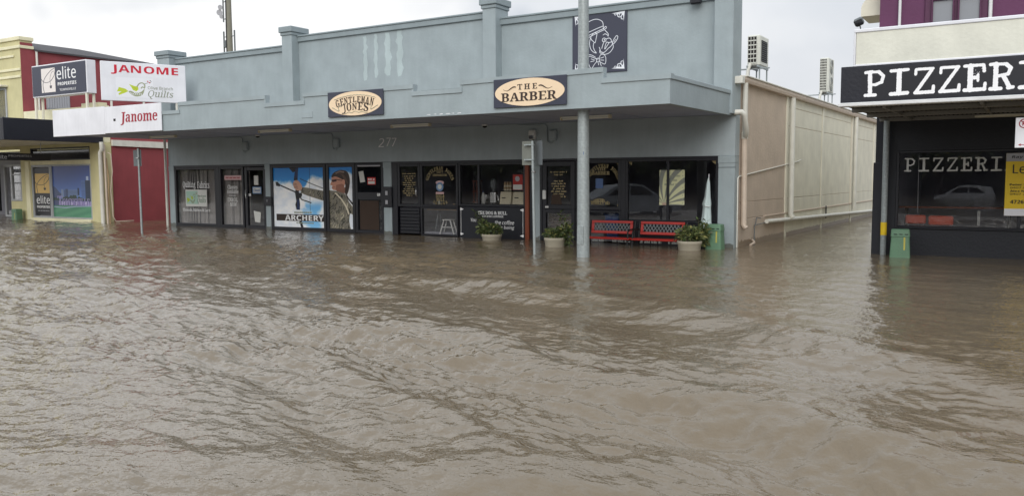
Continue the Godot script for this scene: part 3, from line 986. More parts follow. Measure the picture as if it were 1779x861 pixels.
	p.poly(Pic.smooth(A.call([748, 205, 775, 155, 850, 125, 915, 145, 942, 215, 940, 300, 925, 380, 905, 420, 890, 390, 895, 300, 870, 245, 830, 215, 790, 200, 760, 210])), Color(0.20, 0.13, 0.10))
	for k in 9:
		p.curve(A.call([790 + k * 8, 170 - k * 3, 840 + k * 8, 165 + k * 6, 885 + k * 5, 230 + k * 8]), 0.004, Color(0.42, 0.31, 0.25) if k % 2 else Color(0.30, 0.21, 0.17))
	p.line(A.call([800, 160, 840, 140, 880, 150]), 0.02, Color(0.55, 0.46, 0.42))
	p.poly(Pic.smooth(A.call([905, 400, 925, 450, 960, 500, 990, 540, 985, 560, 940, 500, 905, 440])), Color(0.14, 0.11, 0.10))
	p.ell((875 - 55) / W, (265 - 78) / H, 0.020, 0.040, Color(0.80, 0.57, 0.48))
	p.line(A.call([752, 248, 800, 236, 862, 248]), 0.009, Color(0.12, 0.08, 0.09))
	p.poly(A.call([752, 240, 800, 232, 805, 258, 760, 268]), Color(0.25, 0.13, 0.14))
	p.line(A.call([758, 330, 785, 328]), 0.007, Color(0.42, 0.22, 0.2))
	return p

func shop_archery(b: Node3D) -> void:
	room(b, -20.8, -16.1, 3.0)
	box_part("frame_head", b, "frame_dark", -20.80, -16.12, 2.04, 2.069, -0.12, 0.004, 0.0)
	var tex := archery_pic().tex()
	var pm := print_mat("archery_print", tex, 0.25)
	# two windows covered by one printed film
	for s in [[-20.80, -18.42, -20.67, -18.51], [-18.39, -17.24, -18.30, -17.33]]:
		var w := window(b, s[0], s[1], 0.0, 2.04, 0.10)
		var u0: float = (s[2] + 20.67) / 3.34
		var u1: float = (s[3] + 20.67) / 3.34
		put("window_print", sheet(s[2] - 0.03, s[3] + 0.03, 0.06, 1.97, -0.042, Transform3D.IDENTITY, Rect2(u0, 0, u1 - u0, 1)), pm, w)
		if s[0] < -20.0:
			var strip := box_part("title_strip", w, "print_brown", -20.60, -18.50, 0.29, 0.50, -0.041, -0.039, 0.0)
			lettering("lettering", w, M.print_white, [["ARCHERY", "sansb", -20.21, 0.31, -18.55, 0.475]], -0.036)
			# small faded print above and below the title
			var st := mb()
			for k in 9:
				bx(st, Vector3(-19.80 + k * 0.085, 0.53, -0.040), Vector3(-19.74 + k * 0.085, 0.585, -0.037))
				bx(st, Vector3(-19.72 + k * 0.085, 0.215, -0.040), Vector3(-19.66 + k * 0.085, 0.26, -0.037))
			put("small_print", fin(st), M.print_sage, w)
	box_part("sill", b, "frame_dark", -20.80, -17.24, -0.5, -0.002, -0.14, 0.0, 0.0)
	var d := window(b, -17.22, -16.13, 0.0, 2.03, 0.09, -0.05, "glass_tinted", "frame_dark", "door")
	box_part("door_rail", d, "frame_dark", -17.13, -16.22, 0.98, 1.20, -0.09, -0.004, 0.006)
	box_part("closer_bar", d, "print_grey", -17.10, -16.24, 1.94, 1.985, -0.02, 0.012, 0.006)
	box_part("kick_panel", d, "inside_warm", -17.08, -16.35, 0.10, 0.95, -0.045, -0.035, 0.004)
	put("notice", prism_mesh(V([-17.11, 1.80, -16.93, 1.82, -16.86, 1.50, -17.05, 1.48]), -0.047, -0.043), M.paper, d)
	var rd := box_part("notice", d, "red_paper", -16.77, -16.46, 1.42, 1.63, -0.047, -0.043, 0.0)
	box_part("notice_field", rd, "paper", -16.74, -16.49, 1.44, 1.52, -0.042, -0.040, 0.0)
	var rs := mb()
	illegible(rs, -16.74, -16.49, 1.55, 1.60, -0.042)
	put("small_print", fin(rs), M.print_white, rd)
	box_part("door_lock", d, "steel", -16.36, -16.24, 1.08, 1.18, -0.01, 0.03, 0.01)
	var pl := box_part("keypad_plate", b, "frame_dark", -16.15, -15.80, 0.77, 1.36, 0.014, 0.045, 0.008)
	box_part("keypad", pl, "print_grey", -16.02, -15.93, 1.12, 1.24, 0.046, 0.06, 0.01)
	box_part("keypad", pl, "print_grey", -16.02, -15.93, 0.86, 0.98, 0.046, 0.06, 0.01)

func shop_coffee(b: Node3D) -> void:
	room(b, -15.82, -11.0, 4.0)
	box_part("frame_head", b, "frame_dark", -15.82, -11.09, 2.0, 2.069, -0.12, 0.004, 0.0)
	box_part("door_post", b, "frame_dark", -15.82, -15.62, 0.0, 2.0, -0.12, 0.0, 0.006)
	# door: menu glass above, slatted panel below
	var d := window(b, -15.61, -14.80, 0.80, 2.0, 0.08, -0.05, "glass", "frame_dark", "door")
	var menu := mb()
	for k in 10:
		var half := 0.10 + 0.14 * absf(sin(k * 2.3))
		illegible(menu, -15.22 - half, -15.22 + half, 1.10 + k * 0.06, 1.135 + k * 0.06, -0.046, k)
	illegible(menu, -15.46, -14.98, 1.71, 1.745, -0.046)
	put("small_print", fin(menu), M.print_gold, d)
	for k in 8:
		box_part("slat", d, "frame_dark", -15.55, -14.86, 0.04 + k * 0.092, 0.125 + k * 0.092, -0.08, -0.03 - 0.004 * (k % 2), 0.008)
	put("handle", tube_mesh([Vector3(-14.9, 1.08, 0.0), Vector3(-14.9, 1.10, 0.05), Vector3(-14.9, 1.34, 0.05), Vector3(-14.9, 1.36, 0.0)], 0.016, 6), M.steel, d)
	# window with the shop's arch of letters, over clear glass by a bar table
	var w := window(b, -14.79, -13.50, 0.80, 2.0, 0.07)
	var st := mb()
	arch(st, "GENTLEMAN JONES", "serifb", Vector2(-14.14, 1.40), 0.47, 158, 22, 0.10, 0.065, -0.045, Transform3D.IDENTITY)
	glyphs(st, "GIFT", "serifb", -14.24, 1.74, -14.02, 1.80, -0.045, Transform3D.IDENTITY)
	glyphs(st, "EMPORIUM", "serifb", -14.38, 1.65, -13.90, 1.71, -0.045, Transform3D.IDENTITY)
	glyphs(st, "DOG &", "serifb", -14.28, 1.06, -13.98, 1.15, -0.045, Transform3D.IDENTITY)
	glyphs(st, "BULL", "serifb", -14.26, 0.96, -13.98, 1.05, -0.045, Transform3D.IDENTITY)
	arch(st, "LOUNGE", "serifb", Vector2(-14.12, 1.28), 0.40, 235, 300, 0.07, 0.06, -0.045, Transform3D.IDENTITY)
	put("lettering", st, M.print_gold, w)
	var badge := put("round_badge", prism_mesh(ellipse(-14.14, 1.36, 0.125, 0.125, 24), -0.047, -0.043), M.blue_paper, w)
	put("badge_centre", prism_mesh(ellipse(-14.14, 1.36, 0.07, 0.07, 20), -0.042, -0.039), M.paper, badge)
	put("badge_arch", prism_mesh(ellipse(-14.14, 1.47, 0.14, 0.06, 20), -0.050, -0.048), M.pink_paper, badge)
	box_part("badge_strip", badge, "pink_paper", -14.28, -14.0, 1.16, 1.215, -0.047, -0.043, 0.0)
	var w2 := window(b, -14.79, -13.50, 0.0, 0.80, 0.05)
	# serving window and the black counter front under it
	var w3 := window(b, -13.48, -11.36, 0.84, 2.0, 0.06)
	box_part("mullion", w3, "frame_dark", -12.86, -12.80, 0.9, 1.95, -0.09, -0.01, 0.006)
	var pn := box_part("counter_front", b, "black_wall", -13.46, -11.37, -0.5, 0.83, -0.12, 0.0, 0.01)
	lettering("lettering", pn, M.print_white, [["THE DOG & BULL", "serifb", -12.85, 0.63, -11.92, 0.715], ["COFFEE LOUNGE", "serifb", -12.70, 0.555, -12.03, 0.605], ["You", "sans", -13.08, 0.43, -12.90, 0.52, 0.2], ["the coffee", "sans", -12.3, 0.37, -11.70, 0.48, 0.2], ["our being", "sans", -12.25, 0.23, -11.70, 0.34, 0.2]], 0.003)
	var border := mb()
	for x in [-13.40, -11.43]:
		bx(border, Vector3(x - 0.005, 0.14, 0.001), Vector3(x + 0.005, 0.72, 0.004))
		for y in [0.09, 0.76]:
			for k in 3:
				var sg: float = 1.0 if x < -12 else -1.0
				bx(border, Vector3(x - 0.02 + sg * 0.03 * k, y - 0.035 + 0.012 * k, 0.001), Vector3(x + 0.02 + sg * 0.03 * k, y + 0.035 - 0.012 * k, 0.004 + 0.0005 * k))
	put("corner_ornament", fin(border), M.print_white, pn)
	var rp := box_part("poster", w3, "red_paper", -11.77, -11.47, 1.28, 1.68, -0.062, -0.058, 0.0)
	box_part("poster_field", rp, "paper", -11.76, -11.48, 1.29, 1.42, -0.057, -0.055, 0.0)
	put("poster_figure", prism_mesh(ellipse(-11.63, 1.57, 0.07, 0.07, 14), -0.057, -0.0545), M.print_grey, rp)
	box_part("door_post", b, "timber_orange", -11.35, -11.235, -0.5, 2.0, -0.1, 0.045, 0.012)
	box_part("door_post", b, "frame_dark", -11.23, -11.09, -0.5, 2.0, -0.1, 0.0, 0.006)
	# two tilted cream bins on the inner shelf belong to the counter
	box_part("counter_shelf", b, "frame_dark", -13.44, -11.38, 0.85, 0.90, -0.75, -0.125, 0.008)

func shop_barber(b: Node3D) -> void:
	room(b, -10.92, -6.2, 4.5, "inside_dark")
	box_part("frame_head", b, "frame_dark", -10.92, -6.26, 2.02, 2.069, -0.12, 0.004, 0.0)
	box_part("door_post", b, "frame_dark", -10.92, -10.86, 0.0, 2.02, -0.12, 0.0, 0.006)
	var d := window(b, -10.85, -9.92, 0.80, 2.0, 0.12, -0.05, "glass", "frame_dark", "door")
	var hours := mb()
	illegible(hours, -10.64, -10.16, 1.72, 1.755, -0.046, 3)
	illegible(hours, -10.52, -10.28, 1.65, 1.685, -0.046, 1)
	for k in 7:
		var half := 0.12 + 0.10 * absf(sin(k * 1.9 + 1))
		illegible(hours, -10.40 - half, -10.40 + half, 1.10 + k * 0.065, 1.14 + k * 0.065, -0.046, k)
	put("small_print", fin(hours), M.print_gold, d)
	put("notice", prism_mesh(V([-10.6, 1.16, -10.36, 1.18, -10.30, 0.92, -10.62, 0.92]), -0.046, -0.043), M.inside_warm, d)
	box_part("handle", d, "plastic_white", -10.83, -10.73, 1.05, 1.28, 0.005, 0.04, 0.012)
	box_part("door_lock", d, "plastic_white", -10.76, -10.66, 0.83, 0.88, 0.003, 0.02, 0.008)
	var d2 := window(b, -10.85, -9.92, 0.0, 0.80, 0.10)
	# bricks of the inner wall seen through the lower glass
	for r in 8:
		var x := -10.92 + (0.06 if r % 2 else 0.0)
		while x < -9.9:
			put("brick", box_mesh(x, x + 0.21, 0.10 + r * 0.085, 0.175 + r * 0.085, -0.42, -0.34, 0.006), M.brick_inside, d2)
			x += 0.225
	var w := window(b, -9.90, -8.66, 0.80, 2.02, 0.08)
	var st := mb()
	arch(st, "GENTLEMAN JONES", "serifb", Vector2(-9.15, 1.46), 0.42, 152, 18, 0.09, 0.06, -0.045, Transform3D.IDENTITY)
	glyphs(st, "THE", "serifb", -9.32, 1.76, -9.08, 1.83, -0.045, Transform3D.IDENTITY)
	glyphs(st, "BARBER", "serifb", -9.46, 1.66, -8.98, 1.74, -0.045, Transform3D.IDENTITY)
	arch(st, "BARBER'S &", "serifb", Vector2(-9.25, 0.62), 0.42, 120, 60, 0.075, 0.055, -0.045, Transform3D.IDENTITY)
	glyphs(st, "TURKEY BO", "serifb", -9.50, 0.93, -8.98, 1.0, -0.045, Transform3D.IDENTITY)
	put("lettering", st, M.print_gold, w)
	box_part("notice", w, "print_blue", -9.36, -9.16, 1.33, 1.57, -0.047, -0.044, 0.0)
	var w4 := window(b, -9.90, -8.66, -0.05, 0.79, 0.05)
	box_part("mullion", b, "frame_dark", -8.66, -8.54, 0.0, 2.02, -0.12, 0.0, 0.006)
	var w2 := window(b, -8.54, -6.26, 0.53, 2.02, 0.055)
	box_part("mullion", w2, "frame_dark", -7.50, -7.44, 0.56, 2.0, -0.09, -0.012, 0.006)
	box_part("wall_base", b, "frame_dark", -8.54, -6.26, -0.5, 0.525, -0.14, 0.0, 0.006)
	var base := mb()
	for k in 4:
		illegible(base, -9.60 + k * 0.72, -9.05 + k * 0.72, 0.03, 0.09, 0.001, k)
	put("small_print", fin(base), M.print_pale, b)
	# sunburst poster hung inside the glass
	var p := Pic.new(260, 380, Color(0.80, 0.80, 0.64))
	var gc := Vector2(0.20, 0.98)
	for k in 15:
		if k % 2 == 0:
			var a0 := deg_to_rad(150 - k * 10.5)
			var a1 := deg_to_rad(150 - k * 10.5 - 8.5)
			var q := []
			var q2 := []
			for j in 9:
				var rr := 0.04 + j * 0.17
				var bend := 0.22 * rr * rr
				q.append(gc + Vector2(cos(a0 - bend) * rr * 1.46, -sin(a0 - bend) * rr))
				q2.push_front(gc + Vector2(cos(a1 - bend) * rr * 1.46, -sin(a1 - bend) * rr))
			p.poly(q + q2, Color(0.50, 0.51, 0.48))
	for k in 9:
		p.ell(0.93, 0.06 + k * 0.11, 0.02, 0.014, Color(0.6, 0.62, 0.5))
	p.ell(0.2, 0.97, 0.09, 0.05, Color(0.72, 0.62, 0.55))
	put("sunburst_poster", sheet(-7.69, -7.07, 0.94, 1.76, -0.043), print_mat("sunburst_print", p.tex()), w2)
	var words := mb()
	illegible(words, -7.46, -7.18, 1.60, 1.645, -0.042, 1)
	illegible(words, -7.52, -7.22, 1.50, 1.545, -0.042, 2)
	illegible(words, -7.56, -7.24, 1.40, 1.445, -0.042, 3)
	put("small_print", fin(words), M.print_sage, w2)
	var orn := mb()
	for s in [[-8.78, 1.93], [-8.44, 1.93], [-6.38, 1.93], [-8.75, 0.9], [-9.8, 1.93]]:
		for k in 4:
			bx(orn, Vector3(s[0] - 0.03 + k * 0.02, s[1] - 0.015 * k, -0.046), Vector3(s[0] - 0.018 + k * 0.02, s[1] + 0.04, -0.043))
	put("corner_ornament", fin(orn), M.print_gold, w2)

# ---------------------------------------------------------------- the cream and red building on the left
func logo_pic(bg: Color, ink: Color) -> Pic:
	# two crossing loops and a hanging drop
	var p := Pic.new(240, 400, bg)
	p.curve(V([235, 10, 150, 60, 60, 160, 25, 260, 40, 400], 240, 400), 0.022, ink)
	p.curve(V([0, 170, 30, 215, 90, 235, 160, 215, 225, 130, 238, 80], 240, 400), 0.022, ink)
	p.curve(V([235, 60, 190, 70, 160, 130, 150, 200, 160, 290], 240, 400), 0.012, ink)
	p.poly(V([140, 290, 180, 290, 176, 330, 160, 340, 144, 330], 240, 400), ink)
	return p

func build_cream_shop() -> void:
	var b := thing("cream_office_building", "cream and dark red building with navy awning and skyline poster in its window", "building", Vector3(-34, 0, 0))
	# two-storey block with banded parapet
	var px := -34.95
	box_part("parapet_wall", b, "yellow_render", -64.0, px - 0.02, 2.98, 7.22, -0.5, 0.0, 0.0)
	box_part("parapet_end", b, "red_wall", px - 0.02, px, 4.0, 7.10, -0.5, -0.01, 0.0)
	for s in [[7.18, 7.33, -64.0, px + 0.04, 0.06], [6.86, 6.98, -64.0, px + 0.04, 0.06], [6.53, 6.62, -64.0, -35.4, 0.05], [5.98, 6.08, -64.0, -34.98, 0.05], [5.70, 5.80, -64.0, -34.98, 0.05]]:
		var back: float = -0.54 if s[3] > px else 0.0
		box_part("moulding_band", b, "yellow_light", s[2], s[3], s[0], s[1], back + 0.001, s[4], 0.012)
	box_part("wall", b, "red_wall", px - 0.25, px, 3.0, 6.86, -12.0, -0.502, 0.0)
	box_part("wall", b, "yellow_render", -64.0, px - 0.3, 0.0, 6.86, -12.2, -12.0, 0.0)
	var rs := mb()
	rs.set_smooth_group(-1)
	var e1 := Vector3(px + 0.12, 6.86, -0.505)
	var e2 := Vector3(px + 0.12, 6.86, -6.4)
	var r1 := Vector3(-36.9, 7.42, -0.505)
	var r2 := Vector3(-36.9, 7.42, -3.6)
	quad(rs, e1, e2, r2, r1, Vector3(1, 1, 0))
	tri(rs, e2, Vector3(-39, 6.86, -6.4), r2, Vector3(0, 1, -1))
	quad(rs, Vector3(-39, 6.86, -0.505), Vector3(-39, 6.86, -6.4), r2, r1, Vector3(-1, 1, 0))
	quad(rs, e1, e2, e2 - Vector3(0, 0.07, 0), e1 - Vector3(0, 0.07, 0), Vector3(1, 0, 0))
	put("roof", fin(rs), M.roof_dark, b)
	put("downpipe", tube_mesh([Vector3(px + 0.06, 6.8, -0.62), Vector3(px + 0.06, 4.4, -0.62)], 0.045), M.pipe_white, b)
	# upper window under a little hood
	var uw := window(b, -38.0, -36.1, 4.1, 5.36, 0.08, 0.0, "curtain_upper", "frame_silver")
	box_part("hood", uw, "cream_trim", -38.1, -35.98, 5.38, 5.46, 0.005, 0.3, 0.01)
	# louvred window in the red side wall
	var lw := box_part("side_window", b, "frame_silver", px - 0.05, px + 0.03, 4.5, 5.15, -1.95, -0.95, 0.006)
	for k in 9:
		box_part("louvre", lw, "print_grey", px + 0.032, px + 0.05, 4.55, 5.1, -1.90 + k * 0.105, -1.82 + k * 0.105, 0.004)
	# single-storey part: low parapet, side wall on the gap, white beam
	box_part("parapet_wall", b, "yellow_light", px + 0.001, -29.62, 2.98, 4.34, -0.3, 0.001, 0.01)
	box_part("parapet_block", b, "yellow_light", -31.0, -29.9, 4.345, 4.47, -0.4, -0.05, 0.01)
	box_part("roof", b, "corrugated", px + 0.02, -29.62, 3.9, 3.98, -12.0, -0.31, 0.0)
	box_part("wall", b, "red_wall", -29.85, -29.6, -0.5, 4.3, -12.0, -0.305, 0.0)
	box_part("wall", b, "red_wall", px, -29.86, -0.5, 3.9, -12.2, -12.0, 0.0)
	put("wall_beam", prism_mesh([Vector2(0.3, 2.86), Vector2(2.75, 2.82), Vector2(2.75, 3.06), Vector2(0.3, 3.08)], 0.0, 0.09, Transform3D(Basis(Vector3(0, 0, -1), Vector3(0, 1, 0), Vector3(1, 0, 0)), Vector3(-29.6, 0, 0))), M.pipe_white, b)
	# pipes and wires at the corner
	put("downpipe", tube_mesh([Vector3(-29.50, 2.98, 0.16), Vector3(-29.48, 2.72, 0.16), Vector3(-29.62, 2.60, 0.14), Vector3(-29.62, -0.5, 0.14)], 0.075, 10), M.pipe_white, b)
	put("conduit", tube_mesh([Vector3(-29.50, 2.9, 0.05), Vector3(-29.50, -0.5, 0.03)], 0.04, 6), M.pipe_pink, b)
	put("cable", tube_mesh([Vector3(-29.45, 2.6, -0.05), Vector3(-29.35, 2.55, -0.1), Vector3(-29.32, 1.9, -0.12), Vector3(-29.44, 1.2, -0.1), Vector3(-29.38, 0.7, -0.1), Vector3(-29.40, 0.25, -0.12), Vector3(-29.36, 0.05, -0.2), Vector3(-29.30, 0.05, -0.9)], 0.018, 6), M.pipe_pink, b)
	put("cable", tube_mesh([Vector3(-29.52, 2.4, -0.02), Vector3(-29.46, 1.6, -0.05), Vector3(-29.50, 0.8, -0.03), Vector3(-29.46, -0.2, -0.05)], 0.03, 6), M.timber_pale, b)
	# ground floor
	box_part("pier", b, "yellow_render", -30.5, -29.6, -0.5, 2.97, -0.303, 0.012, 0.015)
	box_part("pier", b, "yellow_render", -35.35, -34.62, -0.5, 2.97, -0.3, 0.01, 0.015)
	box_part("pier", b, "yellow_light", -34.95, -34.66, -0.5, 2.35, -0.2, 0.06, 0.015)
	box_part("header_wall", b, "yellow_render", -64.0, -30.5, 2.86, 2.972, -0.3, 0.004, 0.0)
	box_part("header_rail", b, "yellow_light", -34.62, -30.5, 2.20, 2.36, -0.3, 0.02, 0.012)
	box_part("sill", b, "yellow_light", -34.62, -30.5, -0.5, 0.10, -0.35, 0.10, 0.02)
	window(b, -34.6, -30.52, 2.36, 2.86, 0.05, -0.05, "glass_tinted", "frame_dark")
	box_part("back_wall", b, "inside_dark", -64.0, -29.9, -0.4, 2.9, -2.3, -2.2, 0.0)
	# the poster window: skyline over a lawn
	var w := window(b, -33.22, -30.52, 0.10, 2.20, 0.06, -0.05, "glass", "frame_silver")
	put("window_print", sheet(-33.16, -30.58, 0.16, 2.14, -0.042), print_mat("skyline_print", skyline_pic().tex(), 0.3), w)
	var tw := mb()
	glyphs(tw, "T", "serifb", -32.88, 0.64, -32.52, 0.98, -0.040, Transform3D.IDENTITY)
	glyphs(tw, "OWNSVILLE", "serifb", -32.52, 0.64, -30.72, 0.88, -0.040, Transform3D.IDENTITY)
	put("lettering", tw, M.print_pink, w)
	# glazed door with the firm's sign
	var d := window(b, -34.6, -33.24, 0.08, 2.20, 0.09, -0.05, "glass", "frame_silver", "door")
	var ds := box_part("door_sign", d, "frame_dark", -34.46, -33.36, 0.2, 2.08, -0.046, -0.041, 0.0)
	var lg := logo_pic(Color(0.86, 0.72, 0.42), Color(0.10, 0.10, 0.12))
	put("logo_print", sheet(-34.42, -33.40, 1.08, 1.86, -0.039), print_mat("logo_print_gold", lg.tex()), d)
	lettering("lettering", ds, M.print_white, [["elite", "sans", -34.36, 0.66, -33.42, 0.98], ["PROPERTIES", "sansb", -34.36, 0.49, -33.42, 0.58]], -0.037)
	var sp := mb()
	illegible(sp, -34.3, -33.5, 0.36, 0.40, -0.039)
	put("small_print", fin(sp), M.print_grey, ds)
	# entrance further left
	window(b, -37.6, -36.3, 0.05, 2.24, 0.09, -0.5, "glass", "frame_silver", "door")
	var lw2 := window(b, -36.25, -35.40, 0.75, 2.24, 0.07, -0.1, "glass", "frame_silver")
	box_part("transom", lw2, "frame_silver", -36.18, -35.47, 1.80, 1.86, -0.14, -0.05, 0.006)
	box_part("wall_panel", b, "yellow_render", -36.25, -35.36, -0.5, 0.74, -0.25, -0.02, 0.01)
	window(b, -40.5, -37.65, 0.3, 2.24, 0.08, -0.3, "glass", "frame_dark")
	# awning: navy return and fascia, pale soffit
	box_part("awning_fascia", b, "navy_fascia", -64.0, -29.66, 2.95, 3.69, 3.50, 3.58, 0.01)
	box_part("awning_return", b, "navy_fascia", -29.655, -29.58, 2.95, 3.70, 0.02, 3.58, 0.01)
	box_part("soffit", b, "cream_trim", -64.0, -29.66, 2.975, 3.02, 0.005, 3.495, 0.0)
	box_part("awning_deck", b, "corrugated", -64.0, -29.66, 3.5, 3.55, 0.005, 3.495, 0.0)
	for k in 4:
		box_part("cover_strip", b, "cream_trim", -45.9, -29.67, 2.955, 2.9745, 0.5 + k * 0.85, 0.56 + k * 0.85, 0.0)

func skyline_pic() -> Pic:
	var p := Pic.new(520, 400, Color(0.2, 0.3, 0.6))
	for y in p.h:
		var v := float(y) / p.h
		p.im.fill_rect(Rect2i(0, y, p.w, 1), Color(0.17, 0.25, 0.53).lerp(Color(0.36, 0.50, 0.76), clampf(v / 0.6, 0, 1)))
	var S := func(a: Array) -> Array: return V(a, 550.0, 780.0, 15, 35)
	var pale := Color(0.55, 0.62, 0.76)
	var dark := Color(0.13, 0.20, 0.34)
	# hill, towers, flats
	p.poly(S.call([15, 340, 60, 370, 100, 430, 150, 470, 15, 560]), Color(0.24, 0.30, 0.45))
	for s in [[425, 260, 480, 540, Color(0.34, 0.46, 0.70)], [480, 255, 555, 560, Color(0.12, 0.21, 0.33)], [498, 195, 530, 255, Color(0.70, 0.75, 0.85)], [195, 385, 235, 520, Color(0.25, 0.33, 0.50)], [235, 395, 395, 500, Color(0.42, 0.52, 0.70)], [370, 370, 395, 480, dark], [135, 390, 165, 540, pale], [170, 400, 195, 540, Color(0.33, 0.42, 0.60)]]:
		p.poly(S.call([s[0], s[1], s[2], s[1], s[2], s[3], s[0], s[3]]), s[4])
		var y: float = s[1] + 12
		while y < s[3] - 10 and s[1] > 200:
			p.poly(S.call([s[0] + 3, y, s[2] - 3, y, s[2] - 3, y + 5, s[0] + 3, y + 5]), s[4].darkened(0.35))
			y += 17
	# trees
	for k in 60:
		var x := 15 + rng.randf() * 550
		p.ell((x - 15) / 550.0, (545 - 50 * rng.randf() * exp(-pow((x - 290) / 120.0, 2.0)) - 35 + 25 * rng.randf()) / 780.0, rng.randf_range(0.015, 0.05), rng.randf_range(0.02, 0.05), Color(0.10, 0.19, 0.20).lerp(Color(0.20, 0.31, 0.22), rng.randf()))
	# pale band behind the letters, then the lawn
	p.poly(S.call([15, 560, 570, 560, 570, 640, 15, 660]), Color(0.24, 0.28, 0.44))
	for k in 14:
		p.poly(S.call([95 + k * 34, 570 + k % 3 * 6, 120 + k * 34, 568, 122 + k * 34, 630, 97 + k * 34, 634]), Color(0.55, 0.50, 0.72).lerp(Color(0.82, 0.80, 0.90), rng.randf()))
	for y in range(int(0.775 * p.h), p.h):
		for x in p.w:
			p.im.set_pixel(x, y, Color(0.22, 0.47, 0.36).lerp(Color(0.38, 0.62, 0.47), rng.randf() * 0.6 + 0.4 * sin(x * 0.02 + y * 0.11) * 0.5 + 0.2))
	p.line(S.call([20, 660, 190, 672, 330, 650, 570, 640]), 0.02, Color(0.62, 0.66, 0.78))
	return p

# ---------------------------------------------------------------- the pizzeria on the right
func rough_word(p: Pic, s: String, x: float, y: float, h: float, w: float, c: Color, bg: Color) -> void:
	# worn typewriter capitals with heavy blunt serifs; x, y: top left in pixels
	for i in s.length():
		var o := Vector2(x + i * w, y)
		var seg := []
		match s[i]:
			"P": seg = [[22, 8, 24, 92, 15], [6, 8, 30, 6, 11], [6, 93, 44, 93, 12], [24, 7, 55, 8, 10], [55, 8, 72, 24, 12], [72, 24, 66, 46, 12], [66, 46, 44, 55, 11], [44, 55, 26, 54, 10]]
			"I": seg = [[42, 8, 42, 92, 17], [12, 8, 74, 6, 11], [12, 93, 74, 91, 13]]
			"Z": seg = [[14, 8, 74, 8, 10], [14, 8, 13, 26, 10], [70, 12, 16, 90, 12], [12, 93, 76, 92, 12], [76, 92, 77, 72, 11]]
			"E": seg = [[26, 8, 26, 92, 17], [6, 8, 70, 7, 11], [8, 93, 74, 92, 13], [70, 8, 72, 28, 11], [74, 92, 76, 72, 11], [28, 50, 50, 50, 13], [52, 40, 52, 62, 9]]
			"R": seg = [[22, 8, 22, 92, 16], [4, 8, 26, 6, 11], [4, 93, 40, 93, 12], [22, 8, 54, 9, 10], [54, 9, 70, 24, 13], [70, 24, 62, 44, 12], [62, 44, 26, 50, 11], [48, 52, 66, 86, 14], [62, 92, 80, 90, 12]]
			"A": seg = [[42, 8, 18, 90, 12], [42, 8, 68, 90, 15], [28, 62, 60, 62, 10], [4, 93, 32, 93, 12], [54, 93, 82, 92, 12], [26, 8, 44, 8, 10]]
		for q in seg:
			var a := Vector2(q[0], q[1])
			var b := Vector2(q[2], q[3])
			var n := int(a.distance_to(b) / 1.6) + 2
			for k in n:
				var pt := a.lerp(b, float(k) / (n - 1))
				var r: float = q[4] * 0.5 * rng.randf_range(0.86, 1.14)
				var v := (o + pt * Vector2(w / 88.0, h / 100.0)) / Vector2(p.w, p.h)
				p.ell(v.x + rng.randf_range(-0.8, 0.8) / p.w, v.y + rng.randf_range(-0.8, 0.8) / p.h, r * w / 88.0 / p.w, r * h / 100.0 / p.h, c)
		if s[i] == "E":
			for k in 26:
				var v := (o + Vector2(rng.randf_range(30, 66), rng.randf_range(16, 44)) * Vector2(w / 88.0, h / 100.0)) / Vector2(p.w, p.h)
				p.ell(v.x, v.y, 4.0 / p.w, 3.5 / p.h, c if k < 18 else bg)

